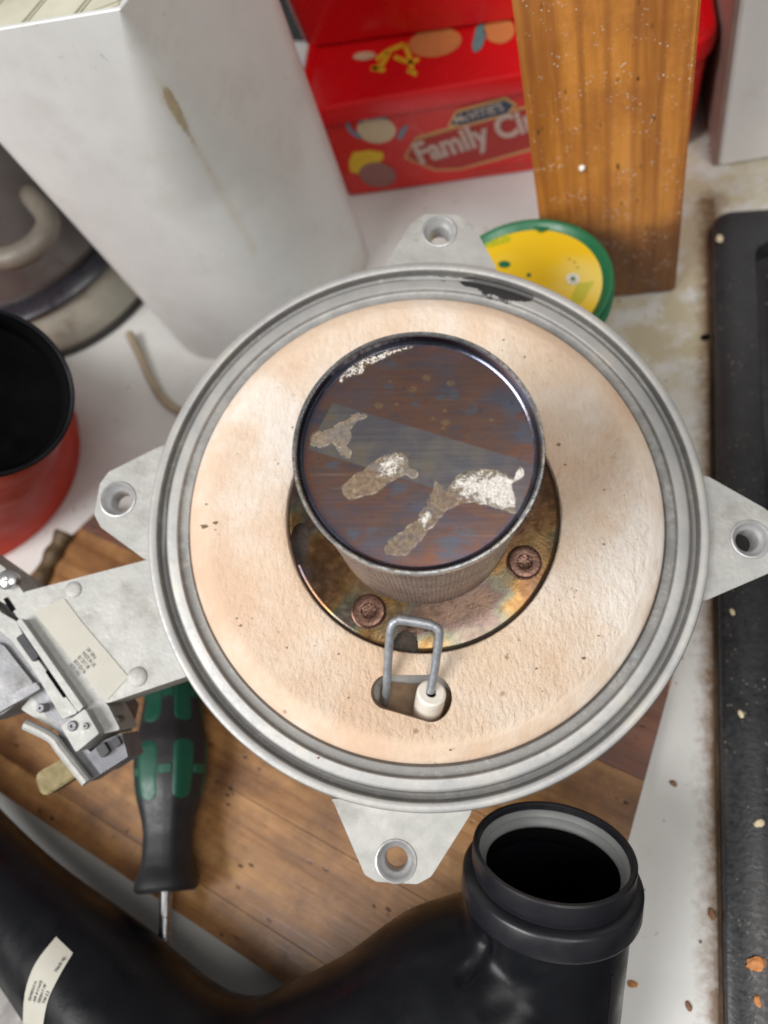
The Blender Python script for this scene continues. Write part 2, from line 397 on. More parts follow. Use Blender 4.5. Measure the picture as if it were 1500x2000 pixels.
# ------------------------------------------------------------------ round burner door
VD = (848.8, 1328.5)
nd = updir(*VD)
PC = Vector((0, 0, H)) + (RW @ cdir(825.05, 1008.2)) * .3284
yd = RW @ Vector((0, 1, 0))
MD = frame(PC, nd, yd); MDi = MD.inverted()
door = empty('burner_door', MD, 'round cast aluminium boiler burner door with cream insulation and a tinted steel burner can', 'boiler part')
def dl(px, py, z=0.0):           # photo pixel -> door-local point on local plane z
    P = hit(px, py, MD @ Vector((0, 0, z)), nd); return MDi @ P
def dl2(pts, z): return [tuple(dl(p[0], p[1], z)[:2]) for p in pts]
seg = 512
prof = [(.1198, -.016), (.1200, -.0012), (.1194, -.0003), (.1186, 0), (.1170, 0), (.1162, -.0004), (.1158, -.0014), (.1152, -.0042), (.1140, -.0048), (.1130, -.0044), (.1124, -.0026), (.1118, -.0018), (.1110, -.0015), (.1075, -.0014), (.1069, -.0018), (.1064, -.0030), (.1056, -.0034), (.1028, -.0030), (.1018, -.0042), (.1010, -.012), (.030, -.012), (.030, -.016)]
bm = lathe_bm(prof, seg, closed=True)
o = from_bm('outer_rim', bm, ALU, door)
co = np.array([v.co[:] for v in o.data.vertices]); R_ = np.hypot(co[:, 0], co[:, 1]); TH = np.degrees(np.arctan2(co[:, 1], co[:, 0]))
def arc(t0, t1, soft=2.5):
    return np.clip((TH - t0) / soft + .5, 0, 1) * np.clip((t1 - TH) / soft + .5, 0, 1)
def ang_of(px, py): q = dl(px, py); return math.degrees(math.atan2(q.y, q.x))
t_a, t_b = ang_of(1040, 575), ang_of(905, 548)
band = ((R_ > .1085) & (R_ < .1156))
soot = band * (arc(t_a, t_b) * .85 + arc(t_b, ang_of(850, 545), 3) * .42 + arc(ang_of(850, 545), ang_of(640, 600), 6) * .32 + arc(ang_of(1200, 700), t_a, 5) * .30)
soot += ((R_ > .1062) & (R_ < .1086)) * arc(t_a + 2, t_b - 4) * .48
setattr_f(o.data, 'soot', soot)
gr = ((R_ < .1072) & (R_ > .1005)) * (1.15 + .35 * np.sin(np.radians(TH - 195) * 1)) + ((R_ > .1122) & (R_ < .1161)) * 1.5 + ((R_ > .1018) & (R_ < .108)) * arc(-170, -95, 12) * .35
setattr_f(o.data, 'grime', gr)

# insulation board
INS = MB('ceramic_fibre_insulation', .92, spec=.25)
_n = INS.noise(16, 6, .6); _c = INS.ramp(_n, [(.38, (.68, .49, .36, 1)), (.5, (.74, .60, .48, 1)), (.63, (.82, .76, .69, 1))])
_c = INS.mix(INS.mr(INS.noise(7, 3, co=INS.map(loc=(.2, .5, 0))), .45, .7, 0, .55), _c, (.76, .575, .40, 1))
_f = INS.noise(380, 5, .7, co=INS.map(scale=(1, .45, 1), rot=(0, 0, -.6)))
_c = INS.mix(INS.mr(_f, .3, .7, .22, 0), _c, (.50, .32, .19, 1))
_sp = INS.math('MULTIPLY', INS.mr(INS.voro(95), .06, .13, 1, 0), INS.mr(INS.noise(40, 2), .55, .6))
_c = INS.mix(INS.math('MULTIPLY', _sp, .7), _c, (.30, .16, .08, 1))
_c = INS.mix(INS.mr(INS.noise(140, 6, .75, co=INS.map(loc=(3, 8, 0))), .66, .8, 0, .45), _c, (.70, .36, .24, 1))
_d = INS.mr(INS.math('ADD', INS.attr('mark'), INS.math('MULTIPLY', INS.noise(500, 4, .7), .35)), .62, .8)
_c = INS.mix(_d, _c, (.06, .045, .035, 1))
INS.color(_c)
_rel = INS.mr(INS.attr('rough'), 0, 1, .10, 1.25)
INS.bump(INS.math('MULTIPLY', INS.noise(520, 5, .65, co=INS.map(scale=(1, .55, 1), rot=(0, 0, -.6)), dist=.15), _rel), 1.0, .0015)
INS.bump(INS.noise(1100, 3), .4, .0004); INS.bump(INS.noise(60, 4), .4, .003); INS_M = INS.m
ZI = .0052; ZE = .0002
ri = .0578
def ins_marks():
    bm = bmesh.new()
    for px, py, s_ in ((1091, 869, .0011), (398, 1028, .0015), (421, 1021, .0012), (403, 985, .0006), (470, 1222, .0008), (463, 1208, .0006), (980, 965, .0005), (1140, 1285, .0009), (622, 1480, .0007), (880, 1465, .0006)):
        q_ = dl(px, py, ZI); n0 = 9
        vs = [bm.verts.new((q_.x + s_ * (1 + .5 * math.sin(3.1 * i + px)) * math.cos(2 * PI * i / n0), q_.y + s_ * .6 * (1 + .5 * math.cos(2.3 * i + py)) * math.sin(2 * PI * i / n0), ZI + .0001)) for i in range(n0)]
        bm.faces.new(vs)
    rnd = random.Random(5)
    for k in range(70):
        t = rnd.uniform(0, 2 * PI); rr_ = rnd.uniform(.059, .090); s_ = rnd.choice((.00022, .0003, .0004, .0006)); n0 = 6
        vs = [bm.verts.new((rr_ * math.cos(t) + s_ * rnd.uniform(.5, 1.3) * math.cos(2 * PI * i / n0), rr_ * math.sin(t) + s_ * rnd.uniform(.4, 1) * math.sin(2 * PI * i / n0), ZI + .0001)) for i in range(n0)]
        if (rr_ * math.cos(t) - dl(800, 1360, ZI).x) ** 2 + (rr_ * math.sin(t) - dl(800, 1360, ZI).y) ** 2 < .020 ** 2:
            for v in vs: bm.verts.remove(v)
            continue
        bm.faces.new(vs)
    return bm
prof = [(.1013, -.011), (.1013, ZE - .001), (.1007, ZE + .0004), (.0995, ZE + .0012), (.0955, ZI - .0010), (.0935, ZI - .0002), (.091, ZI)] + [(r, ZI) for r in np.linspace(.088, .062, 12)] + [(.0592, ZI), (.0582, ZI - .0004), (ri, ZI - .0012), (ri, -.010), (.055, -.0112)]
o = from_bm('insulation', lathe_bm(prof, 256, closed=True), INS_M, door)
# stadium hole for the electrode
hA = dl(757, 1352, ZI); hB = dl(842, 1364, ZI); rr = .0090
ax = (hB - hA).to_2d().normalized(); pr = Vector((-ax.y, ax.x))
rB = .0093; rA = .0068
pts = []
for i in range(17):
    t = -PI / 2 + PI * i / 16; pts.append((hB.x + ax.x * math.cos(t) * rB * .9 + pr.x * math.sin(t) * rB, hB.y + ax.y * math.cos(t) * rB * .9 + pr.y * math.sin(t) * rB))
for i in range(17):
    t = PI / 2 + PI * i / 16; pts.append((hA.x + ax.x * math.cos(t) * rA + pr.x * math.sin(t) * rA, hA.y + ax.y * math.cos(t) * rA + pr.y * math.sin(t) * rA))
cut = from_bm('cut', prism_bm(pts, -.02, .02))
boolean(o, cut)
def rough_attr(me):
    c = np.array([v.co[:] for v in me.vertices]); r = np.hypot(c[:, 0], c[:, 1]); lr = np.clip(.62 + (c[:, 0] - c[:, 1]) / .16, .30, 1.15); setattr_f(me, 'rough', np.clip((.094 - r) / .004, 0, 1) * lr)
    setattr_f(me, 'mark', np.zeros(len(c)))
o.data.materials.clear(); o.data.materials.append(INS_M); rough_attr(o.data)
# dark base plate seen down the hole
from_bm('electrode_plate', prism_bm(rounded(dl2([(745, 1330), (880, 1345), (880, 1420), (738, 1400)], -.010), .003), -.0118, -.0098), basic('scorched_brown_plate', (.20, .13, .075, 1), .6, .2, .3, 120, dirt=(.03, .02, .02, 1)), door)

from_bm('scorch_marks', ins_marks(), basic('scorch_mark', (.17, .11, .07, 1), .9, 0, .6, 900, bump=0), door, smooth=False)['kind'] = 'stuff'
# tinted flange
FLM = MB('heat_tinted_steel', .27, .85)
_n = FLM.noise(21, 2, .45, dist=.8)
_c = FLM.ramp(_n, [(.28, (.055, .045, .07, 1)), (.34, (.11, .065, .04, 1)), (.43, (.14, .068, .03, 1)), (.50, (.19, .11, .04, 1)), (.56, (.125, .12, .085, 1)), (.61, (.11, .075, .065, 1)), (.72, (.20, .12, .07, 1)), (.85, (.10, .09, .08, 1))])
_c = FLM.mix(FLM.mr(FLM.noise(45, 7, .65, co=FLM.map(loc=(2, 1, 4))), .42, .85, 0, .7), _c, (.05, .038, .03, 1))
FLM.color(_c); FLM.rough(FLM.mr(FLM.noise(300, 5), .3, .7, .14, .32)); FLM.bump(FLM.noise(900, 3), .2, .0002); FLM_M = FLM.m
ZF = .0040
fl = from_bm('burner_flange', lathe_bm([(.036, ZF - .0012), (.036, ZF), (.0395, ZF), (.047, ZF), (.0555, ZF + .0001), (.0566, ZF - .0001), (.0571, ZF - .0006), (.0571, ZF - .0016)], 256, closed=True), FLM_M, door)
q = dl(792, 1262, ZF)
pts = [(q.x + .0052 * math.cos(2 * PI * i / 32), q.y + .0062 * math.sin(2 * PI * i / 32)) for i in range(32)]
boolean(fl, from_bm('cut', prism_bm(pts, -.02, .02)))
q2 = dl(585, 1062, ZF)
pts = [(q2.x + .0042 * math.cos(2 * PI * i / 24), q2.y + .009 * math.sin(2 * PI * i / 24)) for i in range(24)]
boolean(fl, from_bm('cut', prism_bm(pts, -.02, .02)))
SOOTM = basic('sooty_steel', (.035, .022, .016, 1), .5, .4, .5, 200, bump=.5)
from_bm('soot_shelf', lathe_bm([(.034, ZF - .0038), (.0575, ZF - .0038), (.0575, ZF - .0050), (.034, ZF - .0050)], 96, closed=True), SOOTM, door)
COPPER = basic('heat_reddened_screw', (.115, .062, .045, 1), .28, .8, .3, 300, bump=.4, bscale=900)
def screw(px, py):
    q = dl(px, py, ZF + .003); M = Matrix.Translation((q.x, q.y, ZF))
    R = .0067
    prof = [(R + .0006, .00005), (R + .0006, .0008), (R, .0010), (R, .0030), (R - .0005, .0036), (R - .0016, .0038), (.0032, .0036), (.0029, .0032)]
    bm = lathe_bm(prof, 48)
    # torx recess: a six-lobed well
    last = [v for v in bm.verts if abs(v.co.z - .0032) < 1e-6 and abs(math.hypot(v.co.x, v.co.y) - .0029) < 1e-5]
    n = 48; ring = []
    last.sort(key=lambda v: math.atan2(v.co.y, v.co.x)); prev = last
    for zz, sc in ((.0031, 1.0), (.0010, .97)):
        cur = []
        for v in last:
            t = math.atan2(v.co.y, v.co.x); r = (.00235 + .00045 * math.cos(6 * t)) * sc
            cur.append(bm.verts.new((r * math.cos(t), r * math.sin(t), zz)))
        for i in range(n):
            j = (i + 1) % n; bm.faces.new((prev[i], prev[j], cur[j], cur[i]))
        prev = cur
    cc = bm.verts.new((0, 0, .0008))
    for i in range(n): bm.faces.new((prev[i], prev[(i + 1) % n], cc))
    bmesh.ops.transform(bm, matrix=M, verts=bm.verts)
    s = from_bm('screw', bm, COPPER, door)
screw(1025, 1097); screw(720, 1193)
# burner can
HC = .0980
MESHM = MB('perforated_burner_skin', .48, .6)
uv = MESHM.n('UVMap').outputs[0]
_v = MESHM.voro(1.0, co=MESHM.map(scale=(150, 105, 1), co=uv), rnd=.35)
_c = MESHM.ramp(MESHM.noise(60, 5, .7), [(.3, (.22, .155, .13, 1)), (.7, (.42, .33, .29, 1))])
_c = MESHM.mix(MESHM.mr(_v, .2, .38, .85, 0), _c, (.035, .025, .022, 1))
_g = MESHM.mr(MESHM.noise(1100, 2), .60, .68)  # sparse bright flecks painted into the colour as metal glints
_c = MESHM.mix(_g, _c, (.9, .8, .72, 1)); MESHM.color(_c); MESHM.rough(MESHM.mr(_g, 0, 1, .5, .2)); MESHM.bump(_v, .8, .0006); MESHM.bump(MESHM.noise(30, 3), .4, .002)
def cyl_uv(o, hh):
    me = o.data; ul = me.uv_layers.new(name='UVMap')
    for p in me.polygons:
        cs = [me.vertices[me.loops[l].vertex_index].co for l in p.loop_indices]
        an = [math.atan2(c.y, c.x) / (2 * PI) + .5 for c in cs]
        if max(an) - min(an) > .5: an = [x + 1 if x < .5 else x for x in an]
        for l, c, x in zip(p.loop_indices, cs, an): ul.data[l].uv = (x, c.z / hh)
o = from_bm('burner_skin', lathe_bm([(.0380, ZF), (.0380, ZF + .0010), (.0377, ZF + .003)] + [(.0376, z) for z in np.linspace(.012, HC - .008, 8)] + [(.0375, HC - .0065)], 256), MESHM.m, door, norm=False); cyl_uv(o, HC)
RIMM = MB('blued_steel_rim', .26, 1.0)
_n = RIMM.noise(55, 4, .6); _c = RIMM.ramp(_n, [(.3, (.40, .42, .44, 1)), (.5, (.60, .61, .62, 1)), (.7, (.68, .62, .50, 1))])
_c = RIMM.mix(RIMM.mr(RIMM.noise(350, 6, .7), .52, .70, 0, .4), _c, (.2, .2, .2, 1)); RIMM.color(_c); RIMM.rough(RIMM.mr(RIMM.noise(500, 4), .3, .7, .15, .38)); RIMM.bump(RIMM.noise(700, 3), .12, .0002)
o = from_bm('can_rim', lathe_bm([(.0370, HC - .0072), (.0378, HC - .0068), (.0381, HC - .0058), (.0379, HC - .0050), (.0380, HC - .0012), (.0383, HC - .0004), (.03835, HC), (.0381, HC + .0004), (.0376, HC + .0004), (.0372, HC), (.0370, HC - .0006)], 256), RIMM.m, door)
# cap: tinted wall + floor with residue
ZC = HC - .0036
CAPW = MB('blued_cap_wall', .2, 1.0)
_c = CAPW.ramp(CAPW.noise(26, 3, .5), [(.3, (.05, .05, .065, 1)), (.5, (.12, .13, .18, 1)), (.6, (.20, .20, .24, 1)), (.75, (.13, .11, .12, 1))]); CAPW.color(_c); CAPW.rough(CAPW.mr(CAPW.noise(200, 4), .3, .7, .14, .32)); CAPW.bump(CAPW.noise(800, 3), .15, .0002)
from_bm('cap_wall', lathe_bm([(.03703, HC - .0006), (.0368, HC - .0018), (.0365, ZC + .0010), (.0360, ZC + .0003), (.0354, ZC)], 256), CAPW.m, door)
Rc = .0355; n = 300
u = np.linspace(-1, 1, n); GX, GY = np.meshgrid(u, u)
rad = np.maximum(abs(GX), abs(GY)); rr_ = np.hypot(GX, GY) + 1e-9
K = np.where(rr_ > 0, rad / rr_, 1) * Rc; PX = GX * K; PY = GY * K
def crop6(pts): return [(550 + .38 * x, 620 + .38 * y) for x, y in pts]
PA = crop6([(435, 500), (400, 492), (370, 500), (300, 540), (230, 580), (160, 600), (155, 650), (200, 670), (270, 650), (300, 700), (345, 720), (355, 690), (330, 660), (360, 610), (350, 580), (380, 540), (430, 515)])
PB = crop6([(600, 695), (640, 710), (650, 760), (695, 795), (685, 830), (640, 810), (560, 840), (500, 890), (420, 918), (345, 930), (305, 890), (330, 850), (400, 790), (470, 750), (530, 710)])
PCp = crop6([(1220, 770), (1247, 800), (1230, 830), (1190, 850), (1200, 960), (1205, 1000), (1100, 975), (1000, 950), (920, 955), (850, 990), (800, 1040), (740, 1110), (690, 1170), (640, 1220), (590, 1225), (540, 1210), (530, 1180), (560, 1140), (620, 1100), (690, 1040), (740, 970), (770, 900), (790, 870), (780, 835), (812, 860), (850, 890), (890, 830), (960, 790), (1050, 785), (1130, 795), (1190, 830)])
PDp = crop6([(285, 330), (320, 270), (380, 235), (460, 200), (500, 185), (570, 160), (672, 146), (672, 160), (590, 185), (530, 215), (450, 250), (420, 290), (350, 310), (310, 340)])
BAND = [(650, 787), (1046, 907), (1012, 1005), (601, 877)]
def closed_smooth(P, k=4):
    n0 = len(P); out = []
    for i in range(n0):
        a, b, c_, d = [Vector(P[(i + j) % n0]) for j in (-1, 0, 1, 2)]
        for q in range(k):
            t = q / k; v = 0.5 * ((2 * b) + (c_ - a) * t + (2 * a - 5 * b + 4 * c_ - d) * t * t + (3 * b - a - 3 * c_ + d) * t ** 3)
            j_ = 1.8; nz = noise.noise_vector(Vector((v.x * .09, v.y * .09, 3.3))); out.append((v.x + nz.x * j_ * 2, v.y + nz.y * j_ * 2))
    return out
sd = [sdf(PX, PY, dl2(closed_smooth(P), ZC)) for P in (PA, PB, PCp, PDp)]
d_all = np.minimum(np.minimum(sd[0], sd[1]), sd[2])
def gau(px, py, s, sy=None):
    q = dl(px, py, ZC); s *= 1.0; return np.exp(-((PX - q.x) ** 2 + (PY - q.y) ** 2) / (2 * s * s))
white = gau(960, 955, .0055) * 1.1 + gau(1000, 960, .004) + gau(905, 950, .004) * .8 + gau(775, 905, .0035) * .95 + gau(745, 925, .003) * .6 + gau(820, 1020, .0022) * .75 + gau(838, 1005, .0018) * .8 + gau(690, 960, .0018) * .7 + gau(680, 830, .004) * .55 + gau(670, 885, .003) * .5 + gau(1018, 925, .002) * .8
zz = np.zeros(n * n)
for_z = np.where(d_all < 0, .00006 * np.clip(-d_all / .0004, 0, 1), 0).ravel()
me = bpy.data.meshes.new('cap_face')
me.from_pydata(np.stack([PX.ravel(), PY.ravel(), np.full(n * n, ZC) + for_z], 1).tolist(), [], np.stack([np.arange(n * n).reshape(n, n)[:-1, :-1], np.arange(n * n).reshape(n, n)[:-1, 1:], np.arange(n * n).reshape(n, n)[1:, 1:], np.arange(n * n).reshape(n, n)[1:, :-1]], -1).reshape(-1, 4).tolist())
setattr_f(me, 'res', np.clip(.5 - d_all / .0026, 0, 1).ravel())
setattr_f(me, 'edge', np.exp(-(d_all / .00022) ** 2).ravel())
setattr_f(me, 'band', np.clip(.5 - sdf(PX, PY, dl2(BAND, ZC)) / .0004, 0, 1).ravel())
setattr_f(me, 'white', white.ravel())
setattr_f(me, 'crumb', np.clip(.5 - sd[3] / .0014, 0, 1).ravel())
setattr_f(me, 'rimd', (np.hypot(PX, PY) / Rc).ravel())
blots = np.zeros_like(PX); gold = np.zeros_like(PX)
for bx, by, sx_ in ((700, 770, .0012), (760, 760, .0013), (812, 790, .0010), (885, 770, .0012), (920, 800, .0014), (860, 770, .0014), (800, 770, .001), (650, 910, .0018), (690, 1045, .0016), (900, 1050, .0030), (870, 1075, .0028), (730, 1045, .0018), (780, 955, .002), (1000, 800, .002), (1030, 850, .003), (760, 690, .004), (835, 1000, .001)):
    blots = np.maximum(blots, gau(bx, by, sx_))
for bx, by in ((740, 792), (833, 738), (880, 749), (806, 760), (870, 825), (866, 836), (845, 818), (762, 745), (686, 784), (960, 820), (868, 802), (774, 790)):
    q = dl(bx, by, ZC); rad_ = .0013 if (bx, by) in ((740, 792), (833, 738), (880, 749), (806, 760), (870, 825)) else .0007
    dd = np.hypot(PX - q.x, (PY - q.y) * 1.5); gold = np.maximum(gold, np.exp(-((dd - rad_ * .6) / (rad_ * .45)) ** 2) * .9)
blue = sum(gau(x, y, s_) * k_ for x, y, s_, k_ in ((890, 1060, .006, 1.0), (1010, 790, .006, .8), (1035, 860, .005, .9), (700, 760, .006, .5), (640, 990, .005, .5), (780, 1060, .007, .6), (860, 700, .006, .5), (830, 990, .004, .8), (720, 1080, .005, .6)))
setattr_f(me, 'blue', np.clip(blue, 0, 1).ravel())
setattr_f(me, 'blot', blots.ravel()); setattr_f(me, 'gold', gold.ravel())
C = MB('heat_tinted_cap', .3, .8)
q0 = dl(650, 787, ZC); q1 = dl(1046, 907, ZC)
br = C.noise(900, 4, .7, co=C.map(scale=(.035, 1, 1), rot=(0, 0, -.12)))
n1 = C.noise(75, 7, .62, dist=.35, co=C.map(scale=(.55, 1.2, 1), rot=(0, 0, -.12)))
c = C.ramp(n1, [(.30, (.06, .07, .10, 1)), (.38, (.095, .07, .075, 1)), (.45, (.14, .075, .052, 1)), (.52, (.17, .078, .042, 1)), (.58, (.14, .07, .055, 1)), (.65, (.10, .075, .085, 1)), (.75, (.065, .075, .105, 1))])
c = C.mix(C.mr(br, .35, .65, 0, .30), c, (.06, .03, .03, 1))
c = C.mix(C.mr(C.attr('rimd'), .955, 1.0, 0, .7, True), c, (.055, .05, .095, 1))
c = C.mix(C.mr(C.math('MULTIPLY', C.attr('rimd'), C.noise(35, 3, co=C.map(loc=(1, 5, 2)))), .47, .56, 0, .55), c, (.27, .085, .02, 1))
bl = C.mr(C.math('MULTIPLY', C.attr('blot'), C.mr(C.noise(210, 7, .8, co=C.map(scale=(.6, 1.3, 1))), .42, .60)), .12, .5, 0, .75)
c = C.mix(bl, c, (.085, .11, .145, 1))
bl2 = C.mr(C.noise(85, 6, .7, co=C.map(loc=(2, 7, 1))), .57, .70, 0, .5)
c = C.mix(bl2, c, (.085, .10, .135, 1))
c = C.mix(C.math('MULTIPLY', C.attr('blue'), C.mr(C.noise(110, 7, .7, co=C.map(scale=(.6, 1.3, 1), loc=(8, 8, 0))), .36, .60)), c, (.085, .095, .135, 1))
bl3 = C.mr(C.noise(260, 7, .75, co=C.map(loc=(6, 1, 3), scale=(.7, 1.2, 1))), .56, .70, 0, .6); c = C.mix(bl3, c, (.16, .10, .065, 1))
bl4 = C.mr(C.noise(330, 6, .7, co=C.map(loc=(1, 9, 3))), .60, .72, 0, .7); c = C.mix(bl4, c, (.045, .035, .04, 1))
scr_ = C.math('MULTIPLY', C.mr(C.noise(150, 2, .5, co=C.map(scale=(.06, 2.2, 1), rot=(0, 0, -.10), loc=(3, 1, 0))), .66, .70), C.mr(C.noise(45, 2), .45, .6)); c = C.mix(C.math('MULTIPLY', scr_, .5), c, (.30, .24, .20, 1))
c = C.mix(C.math('MULTIPLY', C.math('MULTIPLY', C.attr('gold'), C.mr(C.noise(500, 4, .7), .3, .55)), .75), c, (.30, .19, .075, 1))
bandc = C.ramp(C.noise(70, 5, .6, co=C.map(loc=(4, 4, 4))), [(.3, (.095, .095, .12, 1)), (.50, (.14, .145, .16, 1)), (.60, (.19, .185, .165, 1)), (.72, (.24, .19, .10, 1))])
bandc = C.mix(C.mr(br, .35, .65, 0, .35), bandc, (.045, .045, .06, 1))
bandc = C.mix(C.math('MULTIPLY', bl3, .7), bandc, (.20, .17, .13, 1))
c = C.mix(C.math('MULTIPLY', C.attr('band'), .78), c, bandc)
c = C.mix(.08, c, (.26, .27, .31, 1))
rn = C.noise(230, 10, .8, dist=.4); rn2 = C.noise(1300, 3, .7)
resm = C.math('GREATER_THAN', C.math('ADD', C.attr('res'), C.math('MULTIPLY', C.math('SUBTRACT', rn, .5), 1.5)), .5)
resc = C.mix(C.mr(C.noise(700, 6, .75, co=C.map(loc=(1, 1, 5))), .38, .62), (.10, .065, .035, 1), (.30, .225, .13, 1))
c = C.mix(C.math('MULTIPLY', resm, C.mr(C.noise(240, 6, .7, co=C.map(loc=(7, 1, 1))), .35, .6, .25, .85)), c, resc)
em = C.math('MULTIPLY', C.attr('edge'), C.mr(C.noise(330, 5, .7), .46, .58)); c = C.mix(C.math('MULTIPLY', em, .75), c, (.48, .42, .32, 1))
f1 = C.noise(420, 9, .82, co=C.map(loc=(5, 5, 1))); f2 = C.noise(1900, 4, .75)
wsum = C.math('ADD', C.math('MULTIPLY', C.attr('white'), .20), C.math('ADD', C.math('MULTIPLY', f1, .75), C.math('MULTIPLY', f2, .30)))
wm = C.math('MULTIPLY', C.mr(wsum, .70, .725), resm)
cm = C.mr(C.math('ADD', C.math('MULTIPLY', C.attr('crumb'), .22), C.math('ADD', C.math('MULTIPLY', f1, .75), C.math('MULTIPLY', f2, .3))), .72, .75)
cm = C.math('MULTIPLY', cm, C.attr('crumb'))
cb_ = C.math('MULTIPLY', C.mr(rn, .42, .5), C.attr('crumb')); c = C.mix(C.math('MULTIPLY', cb_, .8), c, (.17, .11, .06, 1))
wm = C.math('MAXIMUM', wm, cm)
c = C.mix(wm, c, C.mix(C.mr(f2, .4, .6), (.40, .34, .27, 1), (.80, .78, .75, 1)))
C.color(c); C.metal(C.mr(C.math('MAXIMUM', resm, wm), 0, 1, .8, 0)); C.rough(C.mr(C.math('MAXIMUM', resm, wm), 0, 1, .36, .6))
C.bump(br, .12, .0002); C.bump(C.math('ADD', C.math('MULTIPLY', wm, .6), C.math('MULTIPLY', resm, .4)), .5, .00025); C.bump(C.math('MULTIPLY', f2, resm), .5, .0003)
o = link('cap_face', me, C.m, door, smooth=False); me.polygons.foreach_set('use_smooth', [True] * len(me.polygons))

# electrode wire + ceramic
WIRE = basic('grey_electrode_wire', (.34, .36, .39, 1), .42, .55, .18, 300, bump=.5, bscale=600, bdist=.0004)
CER = basic('white_ceramic', (.78, .73, .65, 1), .3, 0, .06, 90, coat=.3, bump=.1, dirt=(.5, .42, .33, 1), dirta=.5)
rw = .00172
def hp(px, py, z): return dl(px, py, z)
P = [hp(753, 1372, -.010), hp(755, 1345, .004), hp(758, 1290, .012), hp(763, 1230, .020), hp(772, 1214, .0215), hp(790, 1212, .022), hp(818, 1216, .022)]
Q = [hp(840, 1352, .006), hp(847, 1320, .010), hp(853, 1280, .015), hp(858, 1242, .020), hp(854, 1228, .0215), hp(838, 1220, .022), hp(815, 1215, .0222), hp(775, 1209, .0225)]
from_bm('electrode_wire', tube_bm(catmull(P, 5), rw, 16), WIRE, door)
Q2 = catmull(Q, 5)
from_bm('electrode_wire', tube_bm(Q2, [rw] * (len(Q2) - 12) + [rw * 1.15] * 12, 16), WIRE, door)
b0 = hp(843, 1352, .0068); axis = (b0 - hp(833, 1398, -.012)).normalized()
MC = frame(b0, axis)
from_bm('ceramic_insulator', lathe_bm([(.0019, -.004), (.0020, -.0004), (.0024, 0), (.0050, 0), (.0058, -.0006), (.0060, -.0016), (.0060, -.024)], 64, M=MC), CER, door)
from_bm('bore_plug', lathe_bm([(0, -.003), (.0021, -.003)], 24, M=MC), DEEP, door)

# bolt lugs
def lug(name, outline, hole, z1=-.0045, th=.006, r=.0015, hb=.0112, label=None):
    pts = rounded(dl2(outline, z1), r)
    q = dl(hole[0], hole[1], z1); 
    o = from_bm('mounting_lug', prism_bm(pts, z1 - th, z1, bev=.0007), ALU_PLAIN, door)
    c = [(q.x + .0084 * math.cos(2 * PI * i / 40), q.y + .0084 * math.sin(2 * PI * i / 40)) for i in range(40)]
    boolean(o, from_bm('cut', prism_bm(c, z1 - .05, z1 + .05)))
    M = Matrix.Translation((q.x, q.y, z1))
    from_bm('bolt_bush', lathe_bm([(.0086, -.0010), (.0082, .0004), (.0076, .0006), (.0072, .0002), (.0066, -.0012), (.0058, -.0030), (.0050, -.0036), (.0046, -.0046), (.0044, -.012), (.0078, -.012), (.0086, -.008)], 48, closed=True, M=M), basic('machined_bush', (.50, .50, .50, 1), .42, .5, .15, 200), o)
    return o
lug('t', [(745, 545), (757, 508), (805, 435), (830, 418), (895, 420), (925, 440), (968, 520), (975, 550)], (858, 452), r=.004)
lug('l', [(330, 868), (312, 872), (212, 922), (195, 945), (184, 1005), (197, 1030), (282, 1092), (320, 1100)], (230, 975), r=.003)
lug('r', [(1360, 930), (1382, 930), (1492, 992), (1540, 1030), (1525, 1108), (1500, 1120), (1380, 1172), (1355, 1175)], (1466, 1053), r=.004)
lug('b', [(645, 1560), (652, 1568), (712, 1708), (735, 1722), (815, 1727), (842, 1712), (918, 1592), (925, 1570)], (773, 1682), r=.003)

# inlet duct plate and gas valve on the left
ZP = -.006
pts = rounded(dl2([(400, 1120), (300, 1090), (215, 1112), (40, 1158), (122, 1265), (208, 1374), (362, 1322), (430, 1300)], ZP), .0015)
from_bm('inlet_plate', prism_bm(pts, ZP - .02, ZP, bev=.0009), ALU_PLAIN, door)
def dome(px, py, r, h):
    q = dl(px, py, ZP); from_bm('casting_boss', lathe_bm([(r, -.0005), (r, h * .5), (r * .85, h * .9), (r * .5, h), (0, h)], 32, M=Matrix.Translation((q.x, q.y, ZP))), ALU_PLAIN, door)
dome(268, 1322, .0042, .0011); dome(143, 1152, .0036, .0009)
# label
STK = basic('cream_sticker', (.47, .455, .39, 1), .5, 0, .05, 60, bump=.05)
INK = basic('grey_ink', (.10, .10, .10, 1), .6, 0, .1, 50, bump=0)
lab = from_bm('label', prism_bm(rounded(dl2([(66, 1196), (125, 1168), (160, 1215), (251, 1322), (207, 1370)], ZP + .0002), .0012), ZP + .0001, ZP + .00035), STK, door)
l0 = dl(150, 1268, ZP); l1 = dl(182, 1305, ZP)
tang = math.atan2(l1.y - l0.y, l1.x - l0.x)
for i, (s, off, sz) in enumerate((('0020 1846', 0, .0024), ('0010 024 56', 1, .0024), ('EU 2017 08', 2, .0024), ('MADE IN UK', 3, .0024), ('24V 50Hz', 4, .0024))):
    nv = Vector((-(l1.y - l0.y), l1.x - l0.x)).normalized()
    base = Vector((l0.x, l0.y)) + nv * (off * .0024 - .0068) + Vector((l1.x - l0.x, l1.y - l0.y)).normalized() * .003
    text_obj('print', s, Matrix.Translation((base.x, base.y, ZP + .00045)) @ Matrix.Rotation(tang, 4, 'Z'), sz, INK, lab, xs=.62)
